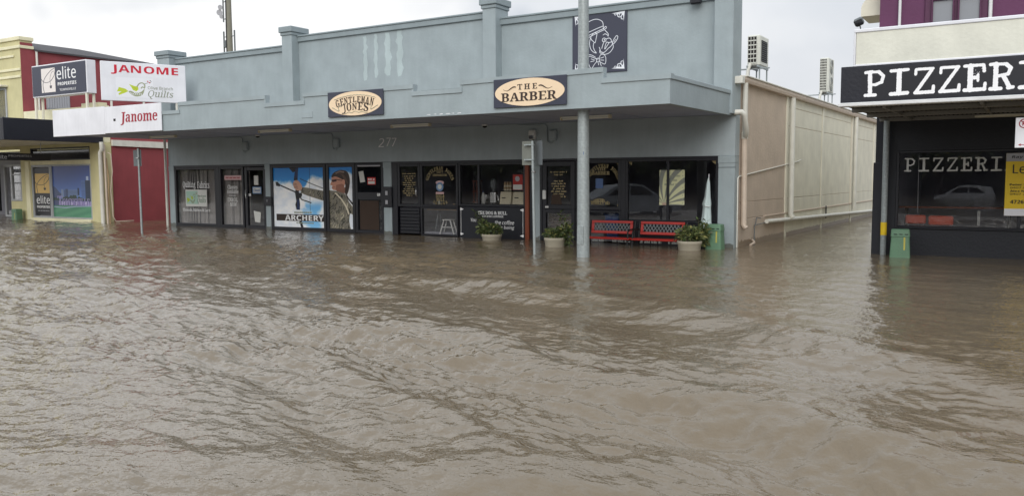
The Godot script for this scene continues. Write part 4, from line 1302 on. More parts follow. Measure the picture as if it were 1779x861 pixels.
func build_pizzeria() -> void:
	var b := thing("pizzeria_building", "black-fronted pizzeria with wide lettered awning sign under a purple upper storey", "building", Vector3(1.5, 0, 0))
	var xl := -2.96
	var xr := 9.0
	# upper storey
	box_part("wall", b, "purple_wall", xl, xr, 2.95, 6.6, -0.3, 0.0, 0.0)
	box_part("wall", b, "cream_sheet", xl, xl + 0.25, -0.5, 6.2, -4.5, -0.305, 0.0)
	box_part("wall", b, "cream_sheet", xl, xl + 0.25, -0.5, 3.2, -14.0, -4.501, 0.0)
	box_part("roof", b, "corrugated", xl, xr, 3.2, 3.26, -14.2, -4.501, 0.0)
	box_part("wall", b, "black_wall", xl + 0.25, xr, -0.5, 3.19, -14.2, -14.0, 0.0)
	box_part("roof", b, "roof_dark", xl, xr, 6.2, 6.3, -4.5, -0.305, 0.0)
	for s in [[-2.13, -1.04], [1.2, 2.3]]:
		var fr := box_part("window_surround", b, "purple_trim", s[0], s[1], 4.2, 6.4, 0.001, 0.05, 0.01)
		for k in 2:
			var x: float = s[0] + 0.12 + k * 0.46
			window(b, x, x + 0.40, 4.3, 5.02, 0.03, 0.06, "curtain_upper", "purple_trim")
			window(b, x, x + 0.40, 5.03, 6.2, 0.03, 0.06, "curtain_upper", "purple_trim")
	for x in [-2.58, -1.0]:
		put("downpipe", tube_mesh([Vector3(x, 6.55, 0.06), Vector3(x, 4.2, 0.06)], 0.028 if x < -2 else 0.035, 8), M.white_paint, b)
	# rounded hood over a side window
	var hp := [Vector2(0.0, 0.0)]
	for k in 9:
		hp.append(Vector2(0.42 * cos(PI / 2 + k * PI / 16), 0.15 + 0.30 * sin(PI / 2 + k * PI / 16)))
	hp.append(Vector2(-0.42, 0.0))
	var hd := put("side_hood", prism_mesh(hp, -1.3, -0.35, Transform3D(Basis.IDENTITY, Vector3(xl, 4.90, 0))), M.cream_trim, b)
	# cream balcony front with white edging
	var cr := box_part("balcony_front", b, "cream_panel", -2.86, xr, 3.52, 4.06, 2.86, 2.95, 0.0)
	box_part("white_edge", cr, "sign_white", -2.90, xr, 4.06, 4.12, 2.84, 2.97, 0.01)
	box_part("white_edge", cr, "sign_white", -2.90, xr, 3.47, 3.52, 2.84, 2.97, 0.01)
	box_part("white_edge", cr, "sign_white", -2.90, -2.865, 3.52, 4.06, 2.84, 2.965, 0.01)
	box_part("balcony_front", b, "cream_panel", -2.89, -2.84, 3.5, 4.06, 0.01, 2.855, 0.0)
	box_part("balcony_deck", b, "corrugated", -2.88, xr, 3.40, 3.46, 0.005, 2.95, 0.0)
	# black awning sign
	var sg := box_part("awning_sign", b, "navy_fascia", -2.92, xr, 2.80, 3.385, 3.72, 3.86, 0.006)
	var ink := Color(0.95, 0.95, 0.96)
	var nav := Color(0.075, 0.08, 0.115)
	var p := Pic.new(1960, 384, nav)
	rough_word(p, "PIZZERI", 30, 20, 330, 270, ink, nav)
	put("lettering_print", sheet(-2.60, -0.015, 2.83, 3.33, 3.8635), print_mat("pizzeria_sign_print", p.tex(), 0.45), sg)
	var p2 := Pic.new(280, 384, nav)
	rough_word(p2, "A", 10, 20, 330, 270, ink, nav)
	put("lettering_print", sheet(-0.015, 0.355, 2.83, 3.33, 3.8635), print_mat("pizzeria_sign_end", p2.tex(), 0.45), sg)
	box_part("flashing", b, "white_paint", -2.95, xr, 2.735, 2.797, 3.70, 3.90, 0.01)
	# corrugated underside on two beams
	var rib := mb()
	var x := -2.9
	while x < xr:
		bx(rib, Vector3(x, 2.765, 0.02), Vector3(x + 0.035, 2.785, 3.69), 0.006)
		x += 0.076
	bx(rib, Vector3(-2.9, 2.786, 0.01), Vector3(xr, 2.80, 3.69))
	var co := put("corrugated_soffit", fin(rib), M.corrugated, b)
	for z in [0.08, 1.55, 3.0]:
		box_part("awning_beam", b, "corrugated", -2.88, xr, 2.69, 2.764, z, z + 0.09, 0.008)
	for xx in [-2.3, -0.9, 0.6]:
		box_part("awning_beam", b, "corrugated", xx, xx + 0.05, 2.70, 2.763, 0.18, 3.69, 0.006)
	# black ground floor with one wide window
	box_part("wall", b, "black_wall", xl + 0.001, -2.56, -0.5, 2.949, -0.30, 0.0, 0.0)
	box_part("corner_strip", b, "black_wall", xl - 0.03, xl + 0.16, -0.5, 1.87, -0.25, 0.03, 0.008)
	box_part("corner_strip", b, "timber_orange", xl + 0.165, xl + 0.20, -0.5, 2.68, -0.05, 0.02, 0.005)
	box_part("wall", b, "black_wall", -2.559, xr, 2.10, 2.949, -0.30, 0.0, 0.0)
	box_part("wall", b, "black_wall", -2.559, xr, -0.5, 0.54, -0.30, 0.0, 0.0)
	var w := window(b, -2.56, 2.2, 0.54, 2.10, 0.05, -0.05, "glass", "frame_dark")
	box_part("sill", w, "frame_dark", -2.56, 2.2, 0.53, 0.56, -0.02, 0.04, 0.008)
	box_part("mullion", w, "frame_dark", -0.42, -0.36, 0.59, 2.05, -0.09, -0.01, 0.006)
	var p3 := Pic.new(1400, 220, Color(0.045, 0.045, 0.06))
	var st := mb()
	# window lettering: cut shapes on the glass
	var k := 0
	for ch in "PIZZERIA":
		letter_shape(st, ch, -2.42 + k * 0.252, 1.675, 0.225, 0.285, -0.046)
		k += 1
	put("lettering", fin(st), M.print_pale, w)
	put("light_cord", tube_mesh([Vector3(-2.18, 2.05, -0.25), Vector3(-2.17, 0.85, -0.25)], 0.006, 5), M.print_grey, w)
	# room behind
	var rm := mb()
	bx(rm, Vector3(-2.7, -0.4, -5.1), Vector3(xr, 2.6, -5.0))
	bx(rm, Vector3(-2.7, 0.2, -5.0), Vector3(xr, 0.3, -0.31))
	bx(rm, Vector3(-2.7, 2.6, -5.0), Vector3(xr, 2.7, -0.31))
	bx(rm, Vector3(-2.71, 0.3, -5.0), Vector3(-2.65, 2.6, -0.31))
	put("shop_interior", fin(rm), M.inside_dark, b)
	# closed front to the right of the window
	box_part("wall", b, "black_wall", 2.2, xr, 0.541, 2.099, -0.30, 0.0, 0.0)
	for xx in [0.55]:
		put("soffit_lamp", prism_mesh(ellipse(-0.72, 0.9, 0.42, 0.16, 28), 2.66, 2.69, Transform3D(Basis(Vector3(1, 0, 0), Vector3(0, 0, 1), Vector3(0, 1, 0)), Vector3.ZERO)), M.cream_trim, b)

# one worn slab-serif capital as a flat cut shape, made of overlapping pieces
func letter_shape(st: SurfaceTool, ch: String, x: float, y: float, w: float, h: float, z: float) -> void:
	var seg := []
	match ch:
		"P": seg = [[24, 92, 24, 8, 15], [6, 92, 40, 92, 10], [6, 7, 46, 7, 12], [30, 92, 56, 90, 10], [56, 90, 72, 76, 12], [72, 76, 66, 54, 12], [66, 54, 46, 46, 11], [46, 46, 28, 46, 10]]
		"I": seg = [[42, 92, 42, 8, 17], [12, 92, 74, 93, 11], [12, 7, 74, 8, 13]]
		"Z": seg = [[14, 92, 74, 92, 11], [14, 92, 13, 74, 10], [70, 88, 16, 10, 12], [12, 7, 76, 8, 12], [76, 8, 77, 28, 11]]
		"E": seg = [[26, 92, 26, 8, 17], [6, 92, 70, 93, 11], [8, 7, 74, 8, 13], [70, 92, 72, 72, 11], [74, 8, 76, 28, 11], [28, 50, 50, 50, 13], [52, 62, 52, 38, 9]]
		"R": seg = [[22, 92, 22, 8, 16], [4, 92, 26, 93, 11], [4, 7, 40, 7, 12], [22, 92, 54, 91, 10], [54, 91, 70, 76, 13], [70, 76, 62, 56, 12], [62, 56, 26, 50, 11], [48, 48, 66, 14, 14], [62, 8, 80, 10, 12]]
		"A": seg = [[42, 92, 18, 10, 12], [42, 92, 68, 10, 15], [28, 38, 60, 38, 10], [4, 7, 32, 7, 12], [54, 7, 82, 8, 12], [26, 92, 44, 92, 10]]
	var i := 0
	for q in seg:
		var a := Vector2(x + q[0] / 88.0 * w, y + q[1] / 100.0 * h)
		var b := Vector2(x + q[2] / 88.0 * w, y + q[3] / 100.0 * h)
		var n: Vector2 = (b - a).orthogonal().normalized() * q[4] * 0.5 * h / 100.0
		var e: Vector2 = (b - a).normalized() * q[4] * 0.25 * h / 100.0
		var pts := PackedVector2Array()
		for s in [[a - e, n], [b + e, -n]]:
			for r in [-0.8, -0.3, 0.3, 0.8]:
				pts.append(s[0] - s[1] * r * rng.randf_range(0.95, 1.25) * -1.0 + (e if s[0] != a - e else -e) * (0.5 if absf(r) < 0.5 else 0.0))
		i += 1
		prism(st, Geometry2D.convex_hull(pts).slice(0, -1), z, z + 0.002 + 0.0003 * i)

# ---------------------------------------------------------------- signs
func build_signs() -> void:
	# white strip sign on the awning edge, two panels
	var s := thing("awning_strip_sign", "long white two-panel strip sign with Janome in red along the awning edge", "sign", Vector3(-23.4, 2.93, 3.85))
	put("panel", box_mesh(-26.12, -23.425, 2.93, 3.735, 3.83, 3.86, 0.006), M.sign_white, s)
	put("panel", box_mesh(-23.415, -20.78, 2.95, 3.715, 3.83, 3.86, 0.006), M.sign_white, s)
	lettering("lettering", s, M.print_darkred, [["J", "serifb", -22.62, 3.16, -22.42, 3.53, 0.12], ["anome", "serifb", -22.40, 3.24, -20.95, 3.46, 0.08]], 3.864)
	box_part("dot", s, "print_black", -22.98, -22.88, 3.29, 3.36, 3.861, 3.866, 0.0)
	# big blade sign standing on the awning, turned towards the road
	var a := Vector3(-25.09, 0, 2.86)
	var e := Vector3(-24.01, 0, 0.57)
	var dir := (e - a).normalized()
	var fr := Transform3D(Basis(dir, Vector3.UP, dir.cross(Vector3.UP)), Vector3(a.x, 4.08, a.z))
	var L := a.distance_to(e)
	var bl := thing("blade_sign", "large white sign with JANOME in red and a green bird, standing on the awning", "sign", (a + e) / 2.0 + Vector3(0, 3.3, 0))
	var st := mb()
	bx(st, Vector3(0, 0, -0.10), Vector3(L, 1.215, 0.0), 0.012, fr)
	put("sign_board", fin(st), M.sign_white, bl)
	lettering("lettering", bl, M.print_red, [["JANOME", "sansb", 0.30, 0.83, 2.30, 1.12]], 0.003, fr)
	lettering("lettering", bl, M.print_sage, [["Olive Branch", "sans", 1.36, 0.40, 2.12, 0.50], ["Quilts", "serif", 1.36, 0.10, 2.12, 0.38, 0.25]], 0.003, fr)
	put("bird_print", sheet(0.42, 1.52, 0.12, 0.74, 0.002, fr), print_mat("bird_print_large", bird_pic(Color(0.915, 0.915, 0.937)).tex(), 0.4), bl)
	for u in [0.25, 1.2, 2.2]:
		var q := mb()
		bx(q, Vector3(u, -0.75, -0.08), Vector3(u + 0.06, 0.0, -0.02), 0.005, fr)
		put("post", fin(q), M.pipe_white, bl)
	# navy boxed sign on posts over the left awning
	var es := thing("box_sign", "navy boxed roof sign reading elite PROPERTIES on four posts", "sign", Vector3(-31.1, 3.55, 0.5))
	var bd := put("sign_box", box_mesh(-32.92, -29.34, 4.72, 5.91, 0.34, 0.70, 0.015), M.sign_white, es)
	put("sign_face", box_mesh(-32.88, -29.38, 4.76, 5.87, 0.701, 0.712, 0.004), M.sign_navy, es)
	put("logo_print", sheet(-32.25, -31.33, 4.87, 5.76, 0.7145), print_mat("logo_print_white", logo_pic(Color(0.90, 0.87, 0.85), Color(0.22, 0.22, 0.27)).tex()), es)
	lettering("lettering", es, M.print_white, [["elite", "sans", -31.22, 5.30, -29.98, 5.76], ["PROPERTIES", "sansb", -31.17, 5.08, -29.98, 5.20], ["TOWNSVILLE", "sans", -31.07, 4.88, -30.02, 4.96]], 0.716)
	for x in [-32.85, -29.5]:
		for z in [0.36, 0.62]:
			put("post", box_mesh(x, x + 0.09, 3.56, 4.72, z, z + 0.07, 0.006), M.cream_trim, es)
	# sign hanging under the left awning, across the footpath
	var fr2 := Transform3D(Basis(Vector3(0, 0, -1), Vector3.UP, Vector3(1, 0, 0)), Vector3(-31.2, 0, 3.35))
	var us := thing("hanging_sign", "black elite PROPERTIES sign hanging under the navy awning across the footpath", "sign", Vector3(-31.2, 2.95, 2.2))
	st = mb()
	bx(st, Vector3(0, 2.31, -0.06), Vector3(2.25, 2.56, 0), 0.01, fr2)
	put("sign_board", fin(st), M.frame_dark, us)
	lettering("lettering", us, M.print_grey, [["elite", "sans", 0.30, 2.35, 0.68, 2.50], ["PROPERTIES", "sans", 0.74, 2.43, 1.55, 2.50]], 0.003, fr2)
	st = mb()
	illegible(st, 0.80, 1.5, 2.37, 2.40, 0.001)
	for u in [0.4, 1.9]:
		var q := mb()
		bx(q, Vector3(u, 2.56, -0.035), Vector3(u + 0.02, 2.96, -0.02), 0.0, fr2)
		put("hanger", fin(q), M.frame_silver, us)
	# two oval signs on the fascia
	var g := thing("oval_sign", "cream oval GENTLEMAN JONES sign on a dark board on the fascia", "sign", Vector3(-13.65, 3.03, 3.83))
	put("sign_board", box_mesh(-14.5, -12.79, 3.045, 3.625, 3.826, 3.85, 0.004), M.sign_charcoal, g)
	put("oval", prism_mesh(ellipse(-13.645, 3.335, 0.815, 0.277, 48), 3.85, 3.856), M.print_cream, g)
	st = mb()
	var nm := "GENTLEMAN"
	for i in 9:
		var u := (i - 4) / 4.0
		var x := -13.645 + u * 0.53
		var y := 3.425 - 0.075 * u * u
		var h := 0.125 + 0.05 * absf(u)
		glyphs(st, nm[i], "serifb", x - 0.055, y - h / 2, x + 0.055, y + h / 2, 3.86, Transform3D.IDENTITY, 0.0, -u * 0.28, 0.006)
	nm = "JONES"
	for i in 5:
		var u := (i - 2) / 2.0
		var x := -13.645 + u * 0.35
		var y := 3.265 - 0.03 * u * u
		var h := 0.15 + 0.045 * absf(u)
		glyphs(st, nm[i], "mono" if i == 0 else "serifb", x - (0.06 if i == 0 else 0.072), y - h / 2 - (0.03 if i == 0 else 0.0), x + (0.06 if i == 0 else 0.072), y + h / 2, 3.86, Transform3D.IDENTITY, 0.0, -u * 0.14, 0.006)
	put("lettering", st, M.print_brown, g)
	st = mb()
	for sg in [-1.0, 1.0]:
		var pts := []
		for k in 15:
			var t := k / 14.0
			pts.append(Vector3(-13.645 + sg * (0.40 + 0.28 * t + 0.05 * sin(t * 9.0)), 3.24 + 0.05 * sin(t * 7.5 + 1.0) - 0.03 * t, 3.858))
		tube(st, pts, 0.007, 5)
	var outline := []
	for k in 41:
		var u := lerpf(-1.0, 1.0, k / 40.0)
		outline.append(Vector3(-13.645 + u * 0.64, 3.525 - 0.085 * u * u + 0.006 * sin(k * 2.0), 3.858))
	tube(st, outline, 0.006, 5)
	outline = []
	for k in 31:
		var u := lerpf(-1.0, 1.0, k / 30.0)
		outline.append(Vector3(-13.645 + u * 0.40, 3.145 - 0.035 * absf(u) + 0.012 * cos(k * 0.8), 3.858))
	tube(st, outline, 0.006, 5)
	put("scroll_line", fin(st), M.print_sage, g)
	var h := thing("oval_sign", "cream oval THE BARBER sign with two flourishes on a dark board on the fascia", "sign", Vector3(-8.93, 3.03, 3.83))
	put("sign_board", box_mesh(-9.79, -8.07, 3.04, 3.62, 3.826, 3.85, 0.004), M.sign_charcoal, h)
	put("oval", prism_mesh(ellipse(-8.93, 3.33, 0.82, 0.277, 48), 3.85, 3.856), M.print_cream, h)
	lettering("lettering", h, M.print_brown, [["T H E", "serifb", -9.20, 3.385, -8.74, 3.495], ["BARBER", "serifb", -9.60, 3.155, -8.29, 3.33]], 3.86)
	st = mb()
	for sg in [-1.0, 1.0]:
		var pts := []
		var rr := []
		for k in 13:
			var t := k / 12.0
			pts.append(Vector3(-8.97 + sg * (0.27 + 0.31 * t), 3.425 + 0.028 * sin(t * 6.0 + 0.6) - 0.03 * t, 3.857))
			rr.append(0.014 * (1.0 - t) * absf(sin(t * 3.0 + 0.5)) + 0.004)
		tube(st, pts, rr, 5)
	put("flourish", fin(st), M.print_brown, h)
	# chalk-line bulldog board on the parapet
	var bd2 := thing("bulldog_board", "dark square board with white line drawing of a bulldog in a bowler hat", "sign", Vector3(-9.24, 4.12, 0.02))
	put("sign_board", box_mesh(-9.97, -8.51, 4.11, 5.565, 0.003, 0.028, 0.004), M.sign_charcoal, bd2)
	put("drawing_print", sheet(-9.96, -8.52, 4.12, 5.555, 0.0295), print_mat("bulldog_print", bulldog_pic().tex(), 0.5), bd2)
	# let sign and parking sign at the right
	var ls := thing("lease_sign", "yellow and white agent's Lease board on the pizzeria window", "sign", Vector3(-0.2, 0.8, 0.08))
	put("sign_board", box_mesh(-0.635, 0.30, 0.83, 2.015, 0.05, 0.08, 0.004), M.print_yellow, ls)
	box_part("header_panel", ls, "print_grey", -0.633, 0.298, 1.86, 2.013, 0.081, 0.083, 0.0)
	box_part("footer_panel", ls, "sign_white", -0.633, 0.298, 0.832, 0.965, 0.081, 0.083, 0.0)
	lettering("lettering", ls, M.print_black, [["Ray W", "sansb", -0.54, 1.905, -0.24, 1.965, 0.2], ["Lease", "sans", -0.52, 1.63, 0.05, 1.80], ["Peter M", "sansb", -0.56, 1.40, -0.27, 1.44], ["0407 0", "sans", -0.55, 1.345, -0.30, 1.38], ["Alex Ne", "sansb", -0.55, 1.28, -0.27, 1.32], ["0407 2", "sans", -0.55, 1.225, -0.30, 1.26], ["4726", "sansb", -0.54, 1.06, -0.32, 1.13]], 0.085)
	var pk := thing("parking_sign", "white kerbside parking sign with red circle and arrow on a steel pole", "sign", Vector3(-0.06, -0.45, 3.4))
	put("sign_plate", box_mesh(-0.415, 0.05, 2.02, 2.48, 3.44, 3.45, 0.004), M.sign_white, pk)
	put("pole", tube_mesh([Vector3(-0.06, -0.45, 3.4), Vector3(-0.06, 2.55, 3.4)], 0.03, 8), M.galvanised, pk)
	var ring := mb()
	var pr := []
	for k in 25:
		pr.append(Vector3(-0.30 + 0.065 * cos(TAU * k / 24), 2.39 + 0.065 * sin(TAU * k / 24), 3.453))
	tube(ring, pr, 0.007, 4, false)
	tube(ring, [Vector3(-0.345, 2.435, 3.453), Vector3(-0.255, 2.345, 3.453)], 0.006, 4)
	put("red_circle", fin(ring), M.print_darkred, pk)
	lettering("lettering", pk, M.print_darkred, [["P", "sansb", -0.325, 2.355, -0.28, 2.425]], 3.452)
	put("arrow", prism_mesh(V([-0.37, 2.065, -0.335, 2.085, -0.335, 2.07, -0.12, 2.07, -0.12, 2.06, -0.335, 2.06, -0.335, 2.045]), 3.4505, 3.453), M.print_darkred, pk)

func bulldog_pic() -> Pic:
	var bg := Color(0.235, 0.24, 0.30)
	var p := Pic.new(720, 720, bg)
	var ink := Color(0.90, 0.91, 0.93)
	# digitised from the board: (0..632, 0..650)
	var B := func(a: Array) -> Array: return V(a, 632.0, 660.0, 68, 135)
	var w := 0.011
	# bowler hat
	for c in [[190, 345, 195, 300, 235, 245, 300, 215, 360, 212, 410, 235, 428, 265, 432, 320], [190, 375, 260, 345, 350, 315, 432, 292], [190, 425, 230, 415, 300, 385, 380, 355, 450, 330, 468, 312, 455, 300, 435, 325], [190, 400, 280, 372, 360, 345, 430, 322]]:
		p.curve(B.call(c), w, ink)
	# ear, cheek, brow, eye
	for c in [[285, 395, 320, 360, 355, 365, 350, 410, 335, 465, 315, 450, 290, 425, 285, 395], [280, 410, 270, 470, 285, 530, 315, 565, 350, 580], [318, 470, 315, 510, 330, 550, 350, 575], [450, 340, 470, 360, 490, 385, 488, 410], [430, 390, 455, 380, 485, 400]]:
		p.curve(B.call(c), w, ink)
	for c in [[420, 450, 425, 430, 445, 425, 465, 440, 455, 462, 430, 462, 420, 450], [470, 435, 500, 430, 520, 445, 525, 470, 500, 478, 470, 470]]:
		p.curve(B.call(c), w, ink)
	p.ell((445 - 68) / 632.0, (445 - 135) / 660.0, 0.012, 0.012, ink)
	# muzzle, jowl, jaw
	for c in [[440, 465, 425, 500, 415, 535], [470, 470, 455, 510, 450, 545, 470, 520, 500, 480], [525, 470, 540, 490, 520, 520, 490, 540, 470, 560, 440, 580, 405, 570, 395, 545, 385, 520], [540, 490, 548, 530, 525, 570, 490, 595, 440, 605], [395, 545, 390, 565, 400, 585, 440, 590]]:
		p.curve(B.call(c), w, ink)
	# cigar
	p.curve(B.call([535, 485, 560, 440, 585, 412, 600, 425, 590, 455, 560, 490, 540, 495]), w, ink)
	p.curve(B.call([555, 478, 575, 448]), w * 0.8, ink)
	# bow tie
	for c in [[365, 650, 300, 620, 262, 612, 258, 680, 290, 745, 330, 700, 360, 670], [380, 650, 400, 605, 440, 605, 462, 640, 455, 705, 410, 690, 382, 668], [355, 640, 385, 640, 385, 675, 355, 675, 355, 640], [265, 590, 300, 600, 340, 625], [375, 690, 378, 712], [395, 690, 410, 725], [290, 640, 330, 655], [285, 670, 325, 664], [400, 640, 440, 630], [400, 660, 440, 665]]:
		p.curve(B.call(c), w * 0.9, ink)
	# corner scrolls
	for s in [[0.035, 0.03, 1, 1], [0.965, 0.03, -1, 1], [0.035, 0.97, 1, -1], [0.965, 0.97, -1, -1]]:
		scroll(p, s[0], s[1], s[2], s[3], 0.24, ink)
	return p

func scroll(p: Pic, cx: float, cy: float, sx: float, sy: float, s: float, c: Color) -> void:
	var L := func(a: Array) -> Array:
		var o := []
		for q in V(a):
			o.append(Vector2(cx + q.x * s * sx, cy + q.y * s * sy))
		return o
	p.poly(L.call([0, 0, 1.0, 0.08, 0.6, 0.14, 0.22, 0.16, 0.12, 0.3, 0.08, 0.7]), c)
	p.curve(L.call([0.15, 0.12, 0.3, 0.36, 0.5, 0.34, 0.54, 0.18, 0.42, 0.14, 0.40, 0.26]), 0.014, c)
	p.curve(L.call([0.08, 0.2, 0.24, 0.3, 0.26, 0.5, 0.14, 0.54]), 0.012, c)
	p.curve(L.call([0.5, 0.12, 0.72, 0.22, 0.8, 0.10]), 0.010, c)

# ---------------------------------------------------------------- fittings on the buildings
func build_fittings() -> void:
	# strip lamps under the awning
	var spots := [[-23.95, -22.85, 1.94, "strip lamp under the awning behind the white Janome strip sign"], [-18.70, -17.6, 2.18, "strip lamp under the awning between the Janome strip and the oval GENTLEMAN JONES sign"], [-14.30, -13.0, 1.8, "strip lamp under the awning below the oval GENTLEMAN JONES sign"], [-9.40, -8.06, 1.74, "strip lamp under the awning crossed by the tall steel pole"]]
	var proto: Node3D = null
	for s in spots:
		if proto == null:
			proto = thing("strip_lamp", s[3], "lamp", Vector3.ZERO, 0.0, "strip lamps under the awning")
			proto.set_meta("base", "strip_lamp")
			put("housing", box_mesh(-0.62, 0.62, -0.035, 0.0, -0.045, 0.045, 0.006), M.batten_white, proto, true)
			put("diffuser", box_mesh(-0.58, 0.58, -0.075, -0.036, -0.035, 0.035, 0.014), M.batten_white, proto, true)
			put("end_cap", box_mesh(-0.625, -0.585, -0.08, 0.0, -0.05, 0.05, 0.006), M.plastic_cream, proto, true)
			put("end_cap", box_mesh(0.585, 0.625, -0.08, 0.0, -0.05, 0.05, 0.006), M.plastic_cream, proto, true)
			proto.position = Vector3((s[0] + s[1]) / 2, 2.965, s[2])
		else:
			copy(proto, Vector3((s[0] + s[1]) / 2, 2.965, s[2]), 0.0, s[3])
	# switch boxes with cable loops
	for s in [[-21.98, "grey cable box with looped conduit above the quilt shop door"], [-18.02, "grey cable box with looped conduit above the archery poster"], [-10.66, "grey cable box with looped conduit above the barber's door"]]:
		var x: float = s[0]
		var c := thing("cable_box", s[1], "cable box", Vector3(x + 0.15, 2.5, 0.03), 0.0, "cable boxes on the header wall")
		put("box", box_mesh(x + 0.05, x + 0.25, 2.52, 2.78, 0.001, 0.10, 0.012), M.header_paint, c)
		put("lid", box_mesh(x + 0.062, x + 0.238, 2.535, 2.765, 0.101, 0.108, 0.004), M.header_paint, c)
		put("conduit", tube_mesh([Vector3(x - 0.9, 2.93, 0.02), Vector3(x - 0.10, 2.93, 0.02), Vector3(x - 0.04, 2.88, 0.02), Vector3(x - 0.03, 2.52, 0.02), Vector3(x + 0.02, 2.46, 0.02), Vector3(x + 0.10, 2.46, 0.02), Vector3(x + 0.13, 2.52, 0.03)], 0.016, 6), M.header_paint, c)
	for s in [[-20.92, 0.35, "small dark dome camera on the soffit near the quilt shop door"], [-12.3, 0.45, "small dark dome camera on the soffit near the coffee window"]]:
		var c := thing("dome_camera", s[2], "camera", Vector3(s[0], 2.96, s[1]), 0.0, "dome cameras on the soffit")
		var st := mb()
		lathe(st, [Vector2(0.075, 0.005), Vector2(0.08, -0.03), Vector2(0.07, -0.035)], Vector3(s[0], 2.966, s[1]))
		put("base", fin(st), M.plastic_white, c)
		st = mb()
		lathe(st, [Vector2(0.068, -0.033), Vector2(0.055, -0.07), Vector2(0.0, -0.09)], Vector3(s[0], 2.966, s[1]))
		put("dome", fin(st), M.lens_dark, c)
	# wall sensor lamp beside the coffee window
	var wl := thing("wall_lamp", "white box lamp with dark lens on the pier beside the barber's door", "lamp", Vector3(-11.09, 2.54, 0.05))
	put("housing", box_mesh(-11.19, -11.0, 2.56, 2.81, 0.002, 0.14, 0.03), M.plastic_white, wl)
	put("lens", box_mesh(-11.16, -11.03, 2.575, 2.66, 0.139, 0.15, 0.01), M.lens_dark, wl)
	put("cable", tube_mesh([Vector3(-11.1, 2.56, 0.02), Vector3(-11.1, 2.2, 0.02)], 0.01, 5), M.plastic_grey, wl)
	# black flood lamp high on the parapet
	var fl := thing("flood_lamp", "small black flood lamp high on the grey parapet wall", "lamp", Vector3(-6.77, 5.5, 0.05))
	put("bracket", box_mesh(-6.80, -6.74, 5.50, 5.56, 0.002, 0.14, 0.005), M.frame_dark, fl)
	put("housing", box_mesh(-6.90, -6.64, 5.44, 5.60, 0.12, 0.24, 0.03), M.frame_dark, fl)
	for k in 3:
		put("fin", box_mesh(-6.86 + k * 0.08, -6.83 + k * 0.08, 5.46, 5.61, 0.10, 0.125, 0.002), M.frame_dark, fl)
	# twin flood lamp on the pizzeria balcony
	var f2 := thing("flood_lamp", "grey flood lamp on a bent bracket at the pizzeria balcony corner", "lamp", Vector3(-2.86, 4.12, 2.6))
	put("bracket", tube_mesh([Vector3(-2.86, 4.12, 2.6), Vector3(-2.86, 4.2, 2.6), Vector3(-2.88, 4.26, 2.62)], 0.012, 6), M.plastic_grey, f2)
	var st2 := mb()
	bx(st2, Vector3(-0.08, -0.06, -0.05), Vector3(0.08, 0.08, 0.05), 0.03, Transform3D(Basis(Vector3(0, 0, 1), 0.4) * Basis(Vector3(1, 0, 0), 0.5), Vector3(-2.88, 4.29, 2.63)))
	put("housing", fin(st2), M.plastic_grey, f2)
	var st3 := mb()
	bx(st3, Vector3(-0.065, -0.04, 0.05), Vector3(0.065, 0.065, 0.056), 0.0, Transform3D(Basis(Vector3(0, 0, 1), 0.4) * Basis(Vector3(1, 0, 0), 0.5), Vector3(-2.88, 4.29, 2.63)))
	put("lens", fin(st3), M.lens_dark, f2)
	# letter plate beside the door of the quilt shop and the aerial plate on the barber's pier are parts of the row
	build_air_units()

